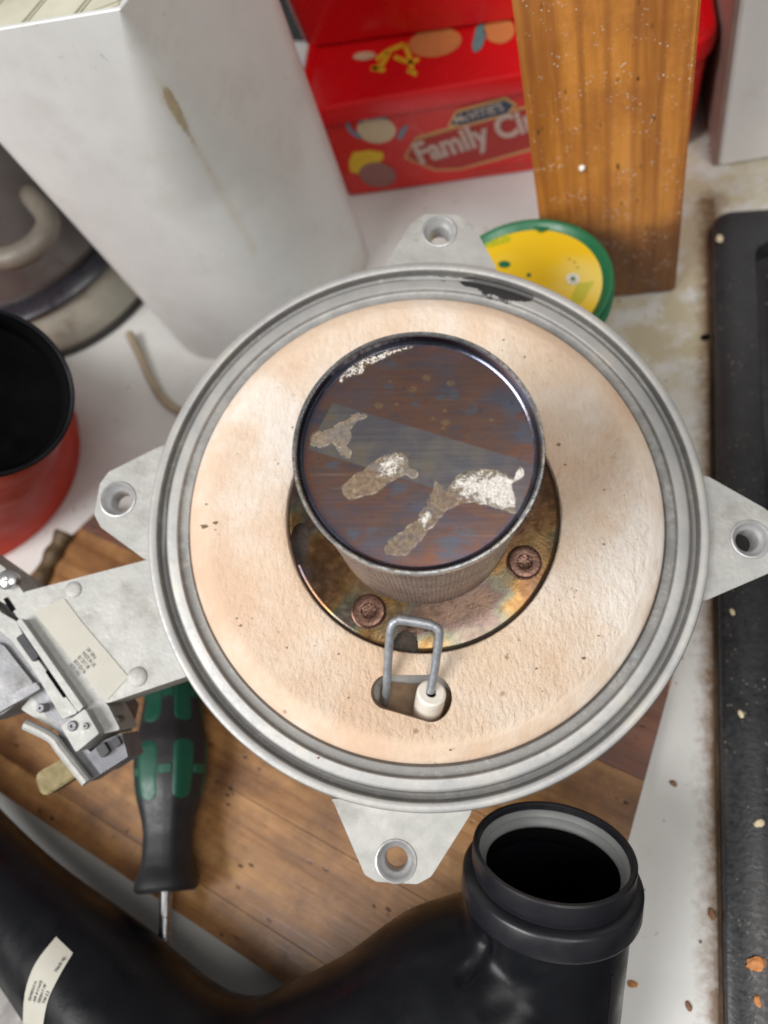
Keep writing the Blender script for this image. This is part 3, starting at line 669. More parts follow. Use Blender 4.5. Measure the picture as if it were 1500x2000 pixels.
# gas valve pieces
def piece(name, outline, z0, z1, m, bev=.0008, r=.0008, par=door):
    return from_bm(name, prism_bm(rounded(dl2(outline, z1), r, 3), z0, z1, bev=bev), m, par)
vb_ = piece('gas_valve_body', [(-150, 1150), (-20, 1100), (40, 1150), (215, 1380), (200, 1440), (120, 1440), (40, 1330), (-150, 1420)], -.050, -.016, ALU_DARK, .002, .003)
piece('valve_flange', [(-60, 1060), (8, 1108), (48, 1160), (212, 1380), (235, 1425), (190, 1436), (165, 1398), (20, 1185), (-60, 1140)], -.030, -.0095, ALU_PLAIN, .001)
piece('valve_rib', [(30, 1212), (42, 1208), (163, 1380), (152, 1392)], -.03, -.0045, ALU_PLAIN, .0008)
piece('valve_ledge', [(-40, 1150), (2, 1196), (32, 1214), (60, 1270), (152, 1392), (122, 1404), (60, 1300), (22, 1250), (-40, 1200)], -.03, -.0075, ALU_PLAIN, .001)
piece('black_clip', [(30, 1246), (45, 1236), (76, 1282), (64, 1294)], -.012, -.0055, BLACKP2, .0005)
piece('valve_corner_block', [(118, 1418), (166, 1384), (194, 1432), (148, 1470)], -.03, -.0035, ALU_PLAIN, .0012)
piece('valve_web', [(40, 1385), (75, 1345), (125, 1405), (118, 1432)], -.035, -.017, ALU_PLAIN, .001)
piece('valve_housing', [(-150, 1235), (5, 1258), (75, 1345), (5, 1395), (-150, 1440)], -.035, -.014, ALU_DARK, .003, .004)
piece('housing_rib', [(-40, 1385), (70, 1332), (80, 1345), (-35, 1410)], -.03, -.011, ALU_DARK, .001)
arm = [(dl(50, 1415, -.014)), (dl(100, 1440, -.014)), (dl(120, 1465, -.014)), (dl(170, 1528, -.014))]
from_bm('bent_arm', tube_bm(catmull(arm, 4), [.0024] * 13, 10), ALU_PLAIN, door)
piece('arm_web', [(100, 1440), (130, 1430), (215, 1500), (170, 1530)], -.030, -.018, ALU_DARK, .001)
piece('cable_connector', [(170, 1475), (205, 1445), (238, 1432), (250, 1478), (196, 1512)], -.030, -.012, basic('grey_connector', (.16, .16, .18, 1), .45, .1, .2, 90), .0012)
piece('connector_clip', [(186, 1462), (202, 1448), (214, 1468), (198, 1482)], -.014, -.009, BLACKP2, .0006)
piece('connector_clip', [(214, 1446), (228, 1436), (238, 1452), (224, 1462)], -.014, -.010, BLACKP2, .0006)
piece('brass_tab', [(66, 1512), (140, 1472), (160, 1510), (80, 1560)], -.045, -.036, basic('dull_brass', (.13, .10, .035, 1), .42, .4, .25, 100), .001, .003)
q = dl(20, 1134, -.010)
from_bm('valve_screw', lathe_bm([(.0045, -.003), (.0045, .001), (.003, .0022), (.001, .0024), (0, .0018)], 24, M=Matrix.Translation((q.x, q.y, -.008))), basic('bright_screw', (.6, .6, .6, 1), .25, .9), door)
piece('valve_slot', [(88, 1312), (96, 1306), (132, 1358), (124, 1364)], -.0078, -.0072, DEEP, 0, .0004)
piece('valve_slot', [(6, 1170), (14, 1166), (30, 1190), (22, 1196)], -.0096, -.0091, DEEP, 0, .0004)
for px_, py_, r_ in ((142, 1418, .0022), (168, 1418, .0014), (80, 1383, .0020), (224, 1408, .0022)):
    q = dl(px_, py_, -.0034 if py_ == 1418 else -.012)
    from_bm('valve_screw', lathe_bm([(r_, -.006), (r_, .0004), (r_ * .8, .0010), (r_ * .35, .0010), (r_ * .3, .0002), (0, .0002)], 20, M=Matrix.Translation((q.x, q.y, q.z))), ALU_DARK, door)
# the mixing duct under the door that carries it
from_bm('mixing_duct', lathe_bm([(.040, -.014), (.046, -.020), (.046, -.060), (.042, -.066), (.0, -.066)], 64), ALU_DARK, door)

# ------------------------------------------------------------------ black intake pipe
pipe = None
def ctr(px, py, z, rp):
    p = at(px, py, z); return p, rp * depth_at(px, py, z) / F
O0 = at(1082, 1657, .083); ray = (RW @ cdir(1084, 1668)).normalized()
tup = RW @ Vector((.09, 1, 0)); tup = (tup - ray * tup.dot(ray)).normalized()
no = (-ray * math.cos(math.radians(54)) + tup * math.sin(math.radians(54))).normalized()
MO = frame(O0, no)
pipe = empty('air_intake_pipe', Matrix.Translation((O0.x, O0.y, 0)), 'black moulded plastic air intake pipe curving across the bottom with an open round mouth', 'pipe')
Pi = Matrix.Translation((-O0.x, -O0.y, 0))
C1 = [ctr(-420, 1300, .045, 75), ctr(-200, 1480, .045, 78), ctr(-90, 1632, .045, 88), ctr(36, 1768, .045, 98), ctr(190, 1925, .045, 130), ctr(370, 2115, .045, 168), ctr(560, 2185, .045, 225), ctr(760, 2100, .045, 225), ctr(920, 1985, .045, 222), ctr(1032, 1898, .048, 178)]
pp = catmull([c[0] for c in C1], 6); rr = catmull([Vector((c[1], 0, 0)) for c in C1], 6); rr = [v.x for v in rr]
bm = tube_bm([Pi @ p for p in pp], rr, 48)
e0 = O0 - no * .016
Parm = [e0, O0 - no * .030, O0 - no * .055 + Vector((0, 0, -.0)), O0 - no * .085 + Vector((0, 0, .004)), O0 - no * .13 + Vector((0, 0, .010))]
tube_bm([Pi @ p for p in catmull(Parm, 5)], .0318, 48, bm=bm)
bmesh.ops.recalc_face_normals(bm, faces=bm.faces)
o = from_bm('pipe_body', bm, BLACKP, pipe)
md = o.modifiers.new('r', 'REMESH'); md.mode = 'VOXEL'; md.voxel_size = .0017; md.use_smooth_shade = True
m2 = o.modifiers.new('s', 'SMOOTH'); m2.iterations = 40; m2.factor = .5
dg = bpy.context.evaluated_depsgraph_get(); dg.update()
me = bpy.data.meshes.new_from_object(o.evaluated_get(dg)); o.modifiers.clear(); o.data = me; me.materials.clear(); me.materials.append(BLACKP)
me.polygons.foreach_set('use_smooth', [True] * len(me.polygons))
# pressed creases: push vertices in along two grooves
def groove(me, a, b, width, deep, off=Matrix.Identity(4)):
    for v in me.vertices:
        p = v.co; t = max(0, min(1, (p - a).dot(b - a) / (b - a).length_squared)); d = (p - (a + (b - a) * t)).length
        if d < width * 2.5: v.co = p - v.normal * deep * math.exp(-(d / width) ** 2) * math.sin(PI * min(1, max(0.05, t * .9 + .08)))
def onmesh(px, py):
    o_ = Pi @ Vector((0, 0, H)); d = RW @ cdir(px, py)
    ok, loc, nn, fi = bvh.ray_cast(o_, d); return loc if loc is not None else None, nn, fi
from mathutils.bvhtree import BVHTree
def mk(): 
    b_ = bmesh.new(); b_.from_mesh(me); t = BVHTree.FromBMesh(b_); b_.free(); return t
bvh = mk()
def mhit(px, py):
    r = bvh.ray_cast(Pi @ Vector((0, 0, H)), RW @ cdir(px, py)); return r[0], r[1]
g1, g2 = mhit(950, 1838)[0], mhit(888, 1925)[0]
if g1 and g2: groove(me, g1, g2, .0026, .0052)
g1, g2 = mhit(1090, 1900)[0], mhit(930, 1985)[0]
if g1 and g2: groove(me, g1, g2, .0050, .0016)
bvh = mk()
# neck: rim, seal and collar
MOp = Pi @ MO @ Matrix.Diagonal((.955, .955, .80, 1))
cutb = from_bm('cut', lathe_bm([(0, .02), (.0275, .02), (.0275, -.062), (0, -.062)], 48, M=MOp))
bpy.context.view_layer.update()
boolean(o, cutb); o.data.materials.clear(); o.data.materials.append(BLACKP); o.data.polygons.foreach_set('use_smooth', [True] * len(o.data.polygons))
from_bm('neck_rim', lathe_bm([(.0300, -.012), (.0305, -.0006), (.0310, 0), (.0324, 0), (.0329, -.0008), (.0330, -.0090), (.0325, -.0105), (.0322, -.0125), (.0322, -.030), (.0295, -.030)], 160, closed=True, M=MOp), BLACKP2, pipe)
from_bm('collar', lathe_bm([(.0322, -.0125), (.0350, -.0128), (.0360, -.0136), (.0365, -.0150), (.0367, -.0245), (.0362, -.0262), (.0350, -.0270), (.0325, -.0272)], 160, M=MOp), BLACKP2, pipe)
from_bm('grey_seal', lathe_bm([(.0302, -.0035), (.0296, -.0040), (.0288, -.0052), (.0284, -.0062), (.0287, -.0070), (.0280, -.0078), (.0272, -.0092), (.0270, -.0105), (.0276, -.0118), (.0302, -.0120)], 128, M=MOp), basic('grey_rubber_seal', (.21, .22, .215, 1), .45, 0, .08, 60, bump=.1), pipe)
from_bm('dark_bore', lathe_bm([(.0296, -.013), (.0290, -.06), (.0, -.062)], 64, M=MOp), DEEP, pipe)
# mould seam along the pipe: short runs laid on the surface
me = o.data
bvh = mk()
def seam(pts_):
    out = []
    for a_, b_ in zip(pts_, pts_[1:]):
        for i in range(8):
            l, nn = mhit(a_[0] + (b_[0] - a_[0]) * i / 8, a_[1] + (b_[1] - a_[1]) * i / 8)
            if l: out.append(l - nn * .0001)
    return out
sm_ = seam([(1196, 1905), (1192, 1950), (1186, 2005)])
if len(sm_) > 4: from_bm('mould_seam', tube_bm(sm_, .00035, 6), BLACKP, pipe)
# sticker on the pipe
def decal(name, poly, m, par, lift=.0003, nx=14, ny=8):
    """poly: 4 photo corners; grid of points found on the pipe surface"""
    bm = bmesh.new(); G = []
    for j in range(ny + 1):
        row = []
        for i in range(nx + 1):
            s, t = i / nx, j / ny
            a = Vector(poly[0]).lerp(Vector(poly[1]), s); b = Vector(poly[3]).lerp(Vector(poly[2]), s); p = a.lerp(b, t)
            l, nn = mhit(p.x, p.y); row.append(bm.verts.new(l + nn * lift) if l else None)
        G.append(row)
    for j in range(ny):
        for i in range(nx):
            q = (G[j][i], G[j][i + 1], G[j + 1][i + 1], G[j + 1][i])
            if all(q): bm.faces.new(q)
    ext = bmesh.ops.extrude_face_region(bm, geom=list(bm.faces))
    for v in [g for g in ext['geom'] if isinstance(g, bmesh.types.BMVert)]: v.co += Vector((0, 0, .0001))
    return from_bm(name, bm, m, par)
stick = None
L_ = [(102, 1830), (142, 1868), (112, 1925), (88, 1990)]; L2_ = [(102, 1830), (62, 1890), (48, 1945), (44, 2000)]
bm = bmesh.new(); G = []
pa = catmull([Vector((x, y, 0)) for x, y in [(110, 1830), (70, 1882), (50, 1940), (46, 2010)]], 4)
pb = catmull([Vector((x, y, 0)) for x, y in [(143, 1862), (116, 1908), (93, 1960), (82, 2030)]], 4)
for a_, b_ in zip(pa, pb):
    row = []
    for i in range(7):
        p = a_.lerp(b_, i / 6); l, nn = mhit(p.x, p.y); row.append(bm.verts.new(l + nn * .0004) if l else None)
    G.append(row)
for j in range(len(G) - 1):
    for i in range(6):
        q = (G[j][i], G[j][i + 1], G[j + 1][i + 1], G[j + 1][i])
        if all(q): bm.faces.new(q)
stick = from_bm('label', bm, STK, pipe)
def ptext(s, p, q, size, n_=None):
    l, nn = mhit(*p); l2, _ = mhit(*q)
    if not l or not l2: return
    x = (l2 - l).normalized(); z = (nn - x * nn.dot(x)).normalized(); y = z.cross(x)
    M = Matrix(((x.x, y.x, z.x, l.x + nn.x * .0009), (x.y, y.y, z.y, l.y + nn.y * .0009), (x.z, y.z, z.z, l.z + nn.z * .0009), (0, 0, 0, 1)))
    text_obj('print', s, M, size, INK, stick, xs=.7)
for k_, s in enumerate(('0010026516', 'AIR INTAKE', '08/2017 PP', 'T40 2.5')):
    ptext(s, (62 + k_ * 9, 1955 + k_ * 2), (79 + k_ * 10, 1905 + k_ * 3), .0023)
ptext('Neck up', (112, 1900), (130, 1870), .0025)

# ------------------------------------------------------------------ screwdriver
SZ = BZ + .018
ws = [(1285, 30), (1300, 44), (1330, 52), (1380, 55), (1420, 62), (1450, 69), (1490, 70), (1530, 67), (1570, 60), (1600, 52), (1630, 48), (1670, 49), (1700, 53), (1722, 60), (1738, 61), (1742, 54)]
def axp(y): return at(339 - (y - 1300) * .033, y, SZ)
S0 = axp(1300); S1 = axp(1900)
driver = empty('screwdriver', Matrix.Translation((S0.x, S0.y, 0)), 'black handled screwdriver with teal grip panels lying between burner door and black pipe', 'screwdriver')
Si = Matrix.Translation((-S0.x, -S0.y, 0))
RUB = basic('black_grip_rubber', (.012, .012, .014, 1), .5, 0, .15, 60, bump=.2)
TEAL = basic('teal_grip_plastic', lin(20, 98, 76, .6), .42, 0, .08, 60, bump=.15)
prof_y = [w_[0] for w_ in ws]
def rad_at(y): return float(np.interp(y, prof_y, [w_[1] for w_ in ws])) * depth_at(330, y, SZ) / F * 1.04
ysamp = np.linspace(1285, 1742, 60)
# hexagonal-ish handle
adir = (S1 - S0).normalized(); sx = adir.cross(Vector((0, 0, 1))).normalized(); sy = sx.cross(adir)
def hs(y, th, lift=0.0):
    r = rad_at(y); k_ = 1 - .035 * (1 - math.cos(6 * th)) * (1 if y < 1700 else .3); p = axp(y) + (sx * math.cos(th) + sy * math.sin(th)) * (r * k_ + lift); return Si @ p
from_bm('handle', loft_bm([[hs(y, 2 * PI * i / 48) for i in range(48)] for y in ysamp]), RUB, driver)
from_bm('shaft', tube_bm([Si @ axp(1738), Si @ axp(1900), Si @ axp(2100)], .0031, 16), basic('steel_shaft', (.42, .42, .43, 1), .28, 1.0, .15, 100), driver)
def grip(y0, y1, t0, t1):
    ny_, nt = 14, 8; bm = bmesh.new(); G = []
    for j in range(ny_ + 1):
        s = j / ny_; e = 1 - abs(2 * s - 1); wd = math.sqrt(max(0.0, 1 - (1 - min(1, e * 3.2)) ** 2)) * .98 + .02
        G.append([bm.verts.new(hs(y0 + (y1 - y0) * s, (t0 + t1) / 2 + (t1 - t0) / 2 * wd * (2 * i / nt - 1), .0004 if (0 < i < nt and 0 < j < ny_) else -.0003)) for i in range(nt + 1)])
    for j in range(ny_):
        for i in range(nt): bm.faces.new((G[j][i], G[j][i + 1], G[j + 1][i + 1], G[j + 1][i]))
    from_bm('grip_panel', bm, TEAL, driver)
for y0, y1 in ((1305, 1422), (1452, 1570)):
    for k_ in range(6):
        t = 2 * PI * k_ / 6 + PI / 2 - .18
        grip(y0, y1, t - .34, t + .34)
        if k_ % 2 == 0 or True:
            ym = (y0 + y1) / 2; grip(ym - 9, ym + 9, t + .30, t + 2 * PI / 6 - .30)

# ------------------------------------------------------------------ tall white plastic bin
WH = MB('scuffed_white_plastic', .38)
_c = WH.ramp(WH.noise(11, 6, .6), [(.3, (.60, .61, .60, 1)), (.7, (.72, .73, .71, 1))])
_c = WH.mix(WH.mr(WH.noise(24, 9, .74, co=WH.map(loc=(1, 2, 3))), .5, .75, 0, .45), _c, (.45, .43, .37, 1))
_sc = WH.math('MULTIPLY', WH.mr(WH.noise(90, 7, .8, dist=2, co=WH.map(scale=(1, 1, .5))), .62, .67), WH.mr(WH.noise(14, 2), .45, .58))
_c = WH.mix(WH.math('MULTIPLY', _sc, .55), _c, (.30, .29, .26, 1))
_cr = WH.mr(WH.math('ADD', WH.attr('crust'), WH.math('MULTIPLY', WH.noise(240, 8, .8, co=WH.map(loc=(2, 2, 7))), 1.0)), 1.0, 1.25)
_c = WH.mix(_cr, _c, WH.mix(WH.noise(300, 4), (.16, .10, .05, 1), (.42, .33, .2, 1)))
_ys = WH.math('MULTIPLY', WH.attr('crust'), WH.noise(40, 6, .7)); _c = WH.mix(WH.mr(_ys, .08, .4, 0, .6), _c, (.50, .42, .28, 1))
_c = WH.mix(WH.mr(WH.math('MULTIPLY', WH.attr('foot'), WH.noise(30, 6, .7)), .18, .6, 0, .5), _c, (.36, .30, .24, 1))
WH.color(_c); WH.rough(WH.mr(WH.noise(90, 5), .3, .7, .3, .52)); WH.bump(WH.noise(600, 4), .1, .0003); WH.bump(_cr, .6, .0008); WH_M = WH.m
ZT = .248
topq = [at(235, 20, ZT), at(462, -262, ZT), at(160, -470, ZT), at(-215, 95, ZT)]
cen = sum(topq, Vector()) / 4
bin_ = empty('white_bin', Matrix.Translation((cen.x, cen.y, 0)), 'tall tapering white plastic caddy with a stained front edge, left of the red biscuit tins', 'caddy')
def lvl(z):
    t = z / ZT; k_ = .99 + .01 * t
    q = [((p.x - cen.x) * k_, (p.y - cen.y) * k_) for p in topq]
    s = (1 - t) ** .8
    rad_ = [.0012 + .13 * s ** 1.15, .014 + .018 * s, .02, .016 + .026 * s]
    return [Vector((p[0], p[1], z)) for p in rounded(q, rad_, 12)]
zs = list(np.linspace(0, 1, 41) * ZT)
outs = [lvl(z) for z in zs]
def inset(o_, d, z=None):
    out = []
    for p in o_:
        v = Vector((p.x, p.y, 0)); l = v.length; v = v * ((l - d) / l); out.append(Vector((v.x, v.y, p.z if z is None else z)))
    return out
body = outs + [inset(outs[-1], .0006, ZT + .0006), inset(outs[-1], .0022, ZT + .0006), inset(outs[-1], .0028, ZT), inset(lvl(ZT - .02), .0030, ZT - .02)]
o = from_bm('caddy_body', loft_bm(body, True, False), WH_M, bin_)
co = np.array([v.co[:] for v in o.data.vertices]); cr = np.zeros(len(co))
fc = topq[0] - cen
def creasexy(z): q_ = lvl(z)[6]; return q_.x, q_.y
for i, v in enumerate(co):
    if v[2] < .08: continue
    cx_, cy_ = creasexy(min(v[2], ZT)); d = math.hypot(v[0] - cx_, v[1] - cy_); cr[i] = math.exp(-(d / .0032) ** 2)
zc = co[:, 2]; cr *= .60 * np.exp(-((zc - .200) / .020) ** 2) + .46 * ((zc > .09) & (zc < .21))
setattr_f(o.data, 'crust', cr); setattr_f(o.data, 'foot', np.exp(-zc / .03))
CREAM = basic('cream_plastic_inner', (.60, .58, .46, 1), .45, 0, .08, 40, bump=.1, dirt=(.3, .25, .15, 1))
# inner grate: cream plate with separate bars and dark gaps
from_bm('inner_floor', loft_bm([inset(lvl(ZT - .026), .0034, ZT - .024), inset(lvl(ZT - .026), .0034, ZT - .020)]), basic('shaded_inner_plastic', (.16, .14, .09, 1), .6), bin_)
axb = (topq[1] - topq[0]); axb.z = 0; axb.normalize(); bxb = (topq[3] - topq[0]); bxb.z = 0; wl = bxb.length; bxb.normalize()
lenb = (topq[1] - topq[0]).length
for k_ in range(4):
    s0 = .006 + k_ * (wl - .012) / 4; s1 = s0 + (wl - .012) / 4 - .0022
    if s1 <= s0: continue
    if k_ == 0: s0 += .008
    in0 = .016 if k_ == 0 else .009
    base = fc
    q_ = [base + bxb * s0 + axb * in0, base + bxb * s1 + axb * .009, base + bxb * s1 + axb * (lenb - .02), base + bxb * s0 + axb * (lenb - .02)]
    pts_ = [(p.x, p.y) for p in q_]
    from_bm('grate_bar', prism_bm(pts_, ZT - .014, ZT - .005, bev=.001), CREAM, bin_)

# ------------------------------------------------------------------ red biscuit tins
RED = basic('red_tin_print', (.62, .018, .014, 1), .34, 0, .06, 20, spk=300, spkc=(.75, .3, .25, 1), bump=.08, coat=.15)
REDL = basic('bright_red_plastic', (.66, .006, .010, 1), .28, 0, .05, 20, bump=.05, coat=.2)
TA = at(668, 388, 0); TB = at(1350, 292, 0); tu = (TB - TA); TL = tu.length; tu.normalize(); tv = Vector((-tu.y, tu.x, 0))
TH_ = .076
MT = Matrix(((tu.x, tv.x, 0, TA.x), (tu.y, tv.y, 0, TA.y), (0, 0, 1, 0), (0, 0, 0, 1)))
tin = empty('biscuit_tin', MT, 'red rectangular biscuit tin printed Family Circle, lower of the two red tins', 'tin')
def rr2(x0, x1, y0, y1, r, z): return [Vector((p[0], p[1], z)) for p in rounded([(x0, y0), (x1, y0), (x1, y1), (x0, y1)], r, 8)]
def tinbody(par, W, Dp, hgt, name, m, fl=.0):
    return from_bm(name, loft_bm([rr2(.002, W - .002, .002, Dp - .002, .010, .0003), rr2(0, W, 0, Dp, .012, .002), rr2(-fl, W + fl, -fl, Dp + fl, .012, hgt)]), m, par)
tinbody(tin, TL, .20, TH_, 'tin_body', RED, .004)
e = .007
from_bm('tin_lid', loft_bm([rr2(-e, TL + e, -e, .2 + e, .018, TH_ - .006), rr2(-e - .001, TL + e + .001, -e - .001, .201 + e, .018, TH_ + .001), rr2(-e, TL + e, -e, .2 + e, .018, TH_ + .0065), rr2(-e + .002, TL + e - .002, -e + .002, .198 + e, .017, TH_ + .0075), rr2(-e + .0045, TL + e - .0045, -e + .0045, .1955 + e, .015, TH_ + .006), rr2(-e + .0065, TL + e - .0065, -e + .0065, .1935 + e, .013, TH_ + .003)], True, True), REDL, tin)
ZL = TH_ + .003
# printed pictures on the front
MTi = MT.inverted()
nf = -tv
def fp(px, py):                # on the tin front -> (x, z) local
    q = MTi @ hit(px, py, TA, tv); return (q.x, q.z)
def fy(z): return -.004 * (z / TH_)
PR = {k: basic('print_' + k, c, .45, 0, .08, 100, bump=0) for k, c in dict(cream=(.62, .50, .33, 1), blue=(.16, .25, .33, 1), yellow=(.75, .48, .03, 1), brown=(.30, .13, .11, 1), biscuit=(.62, .25, .08, 1), navy=(.03, .05, .09, 1), dullred=(.36, .025, .02, 1), white=(.85, .72, .64, 1), pale=(.62, .16, .13, 1), teal=(.12, .27, .28, 1), gold=(.55, .32, .12, 1)).items()}
def front_patch(name, poly, m, lift=.0004, r=.001):
    pts_ = rounded([fp(*p) for p in poly], r, 4)
    bm = bmesh.new(); vs = [bm.verts.new((x, fy(z) - lift, z)) for x, z in pts_]; f_ = bm.faces.new(vs)
    bmesh.ops.triangulate(bm, faces=[f_])
    return from_bm(name, bm, m, tin, smooth=False)
def ell(cx, cy, rx, ry, rot=0, n_=20): return [(cx + rx * math.cos(t) * math.cos(rot) - ry * math.sin(t) * math.sin(rot), cy + rx * math.cos(t) * math.sin(rot) + ry * math.sin(t) * math.cos(rot)) for t in [2 * PI * i / n_ for i in range(n_)]]
front_patch('name_panel', [(788, 305), (812, 262), (900, 236), (1060, 190), (1100, 250), (1060, 285), (900, 330), (850, 332)], PR['gold'], .0003, .003)
front_patch('name_panel', [(793, 303), (815, 268), (900, 242), (1060, 196), (1094, 250), (1056, 280), (900, 326), (852, 328)], PR['dullred'], .0005, .003)
front_patch('printed_badge', [(874, 240), (890, 208), (988, 180), (1010, 196), (994, 218), (900, 244)], PR['gold'], .0006)
front_patch('printed_badge', [(880, 236), (894, 213), (986, 187), (1003, 197), (990, 214), (900, 238)], PR['navy'], .0008)
front_patch('printed_teapot', ell(736, 247, 38, 27, .1), PR['cream'], .0005)
front_patch('printed_teapot', [(706, 226), (718, 219), (736, 214), (752, 218), (762, 228), (745, 224), (722, 226)], PR['blue'], .0006)
front_patch('printed_teapot', [(776, 265), (782, 248), (792, 238), (800, 236), (792, 252), (784, 268)], PR['blue'], .0005)
def ring_strip(pth, wd, m, name, fn, n_=5):
    pth = catmull([Vector((x, y, 0)) for x, y in pth], n_); bm = bmesh.new(); prev = None
    for i, p in enumerate(pth):
        t = (pth[min(i + 1, len(pth) - 1)] - pth[max(i - 1, 0)]).normalized(); nn = Vector((-t.y, t.x, 0)) * wd
        a_ = bm.verts.new(fn(p.x + nn.x, p.y + nn.y)); b_ = bm.verts.new(fn(p.x - nn.x, p.y - nn.y))
        if prev: bm.faces.new((prev[0], prev[1], b_, a_))
        prev = (a_, b_)
    return from_bm(name, bm, m, tin, smooth=False)
def f3(px, py): x, z = fp(px, py); return Vector((x, fy(z) - .0006, z))
ring_strip([(706, 262), (690, 252), (680, 236), (686, 222), (700, 222), (708, 232)], 4, PR['blue'], 'printed_teapot', f3)
front_patch('printed_biscuit', [(690, 292), (720, 288), (748, 292), (750, 305), (735, 318), (700, 336), (684, 332), (682, 312)], PR['yellow'], .0005)
front_patch('printed_biscuit', ell(738, 338, 37, 25, .15), PR['brown'], .0007)
o1 = f3(812, 318); o2 = f3(1000, 262)
def tin_text(s, p, q, size, m, bold, xs=1.0, lift=.0011):
    a_, b_ = f3(*p), f3(*q); x = (b_ - a_); x.y = 0; x.normalize(); y = Vector((-x.z, 0, x.x)); z = Vector((0, -1, 0))
    M = Matrix(((x.x, y.x, z.x, a_.x), (x.y, y.y, z.y, a_.y - lift), (x.z, y.z, z.z, a_.z), (0, 0, 0, 1)))
    o = text_obj('lettering', s, M, size, m, tin, bold=bold, xs=xs)
    for v in o.data.vertices: v.co.y = fy(v.co.z) - .0012
    return o
tin_text('Family Circle', (820, 315), (1020, 253), .0262, PR['white'], .0010, .80)
tin_text("McVITIE'S", (890, 234), (990, 205), .0088, PR['white'], .0002, .95)
tin_text('LEGENDARY BISCUITS', (915, 342), (1030, 322), .0058, PR['pale'], .0, 1.0)
tin_text('SINCE 1964', (950, 356), (1040, 340), .0045, PR['pale'], .0, 1.0)
# lid prints
def l3(px, py):
    q = MTi @ hit(px, py, MT @ Vector((0, 0, ZL)), Vector((0, 0, 1))); return Vector((q.x, q.y, ZL + .0004))
def lid_patch(name, poly, m, r=.0015, lift=0.0):
    pts_ = rounded([tuple(l3(*p)[:2]) for p in poly], r, 4); bm = bmesh.new(); vs = [bm.verts.new((x, y_, ZL + .0004 + lift)) for x, y_ in pts_]; bm.faces.new(vs)
    return from_bm(name, bm, m, tin, smooth=False)
lid_patch('printed_biscuit', ell(850, 84, 52, 28, -.15), PR['biscuit'])
lid_patch('printed_biscuit', ell(975, 60, 30, 26, 0), PR['biscuit'])
lid_patch('printed_biscuit', ell(712, 110, 22, 8, -.1), PR['cream'])
for pth in ([(735, 118), (760, 100), (790, 88)], [(790, 88), (800, 112), (805, 140)], [(760, 104), (745, 128), (728, 134)], [(770, 112), (800, 122), (818, 116)], [(725, 134), (752, 138)], [(796, 138), (814, 146)]):
    ring_strip(pth, 4.5, PR['yellow'], 'printed_figure', l3)
lid_patch('printed_cup', [(930, 55), (944, 45), (950, 70), (940, 96), (926, 106), (922, 90)], PR['teal'])
# upper tin
UA = hit(590, 98, Vector((0, 0, TH_ + .0035)), Vector((0, 0, 1))); UB_ = hit(1330, -2, Vector((0, 0, TH_ + .0035)), Vector((0, 0, 1)))
uu = (UB_ - UA); UL = uu.length; uu.normalize(); uv_ = Vector((-uu.y, uu.x, 0))
MU = Matrix(((uu.x, uv_.x, 0, UA.x), (uu.y, uv_.y, 0, UA.y), (0, 0, 1, UA.z), (0, 0, 0, 1)))
tin2 = empty('biscuit_tin', MU, 'plain red plastic tub stacked on top of the printed biscuit tin', 'tub')
tinbody(tin2, UL * .93, .15, .075, 'tub_body', REDL, .004)
from_bm('tub_lid', loft_bm([rr2(-.008, UL * .93 + .008, -.008, .158, .018, .070), rr2(-.008, UL * .93 + .008, -.008, .158, .018, .082), rr2(-.005, UL * .93 + .005, -.005, .155, .016, .084)]), REDL, tin2)

# ------------------------------------------------------------------ upright wooden offcut
PL = at(1074, 594, 0); PR_ = at(1319, 577, 0); upp = updir(1264, 1729); pu = (PR_ - PL).normalized()
pn = pu.cross(upp).normalized()          # towards the camera?
if pn.dot(Vector((0, 0, H)) - PL) < 0: pn = -pn
MP = Matrix(((pu.x, upp.x, pn.x, PL.x), (pu.y, upp.y, pn.y, PL.y), (pu.z, upp.z, pn.z, PL.z), (0, 0, 0, 1)))
PW = wood('orange_pine_varnish', (.36, .13, .026, 1), (.64, .265, .052, 1), (.80, .40, .10, 1), rot=0, rough=.36, sx=26, dust=1.0, gl=.6, coat=.2, grime=(.34, .12, .03, 1), blotch=True)
pw_ = (PR_ - PL).length
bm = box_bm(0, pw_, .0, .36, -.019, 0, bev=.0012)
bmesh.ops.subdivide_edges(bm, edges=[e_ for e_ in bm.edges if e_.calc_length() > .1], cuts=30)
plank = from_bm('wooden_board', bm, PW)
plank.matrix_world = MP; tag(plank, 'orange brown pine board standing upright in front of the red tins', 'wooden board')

# ------------------------------------------------------------------ white panel at top right
WL = at(1404, 326, 0); WR = at(1600, 300, 0); upw = updir(1262, 1729); wu = (WR - WL).normalized(); wn = wu.cross(upw).normalized()
if wn.dot(Vector((0, 0, H)) - WL) < 0: wn = -wn
MW = Matrix(((wu.x, upw.x, wn.x, WL.x), (wu.y, upw.y, wn.y, WL.y), (wu.z, upw.z, wn.z, WL.z), (0, 0, 0, 1)))
panel = empty('white_box', MW, 'white painted upright box end at the top right corner behind the hob', 'box')
from_bm('box_shell', box_bm(0, .3, 0, .42, -.14, 0, bev=.0015), basic('white_painted_board', (.82, .81, .80, 1), .42, 0, .05, 20, bump=.1, dirt=(.45, .38, .22, 1), dirta=.3), panel)
from_bm('edge_strip', box_bm(-.0035, -.0002, 0, .42, -.14, -.001, bev=.0006), basic('pinkish_edge', (.30, .20, .17, 1), .5, 0, .15, 40), panel)

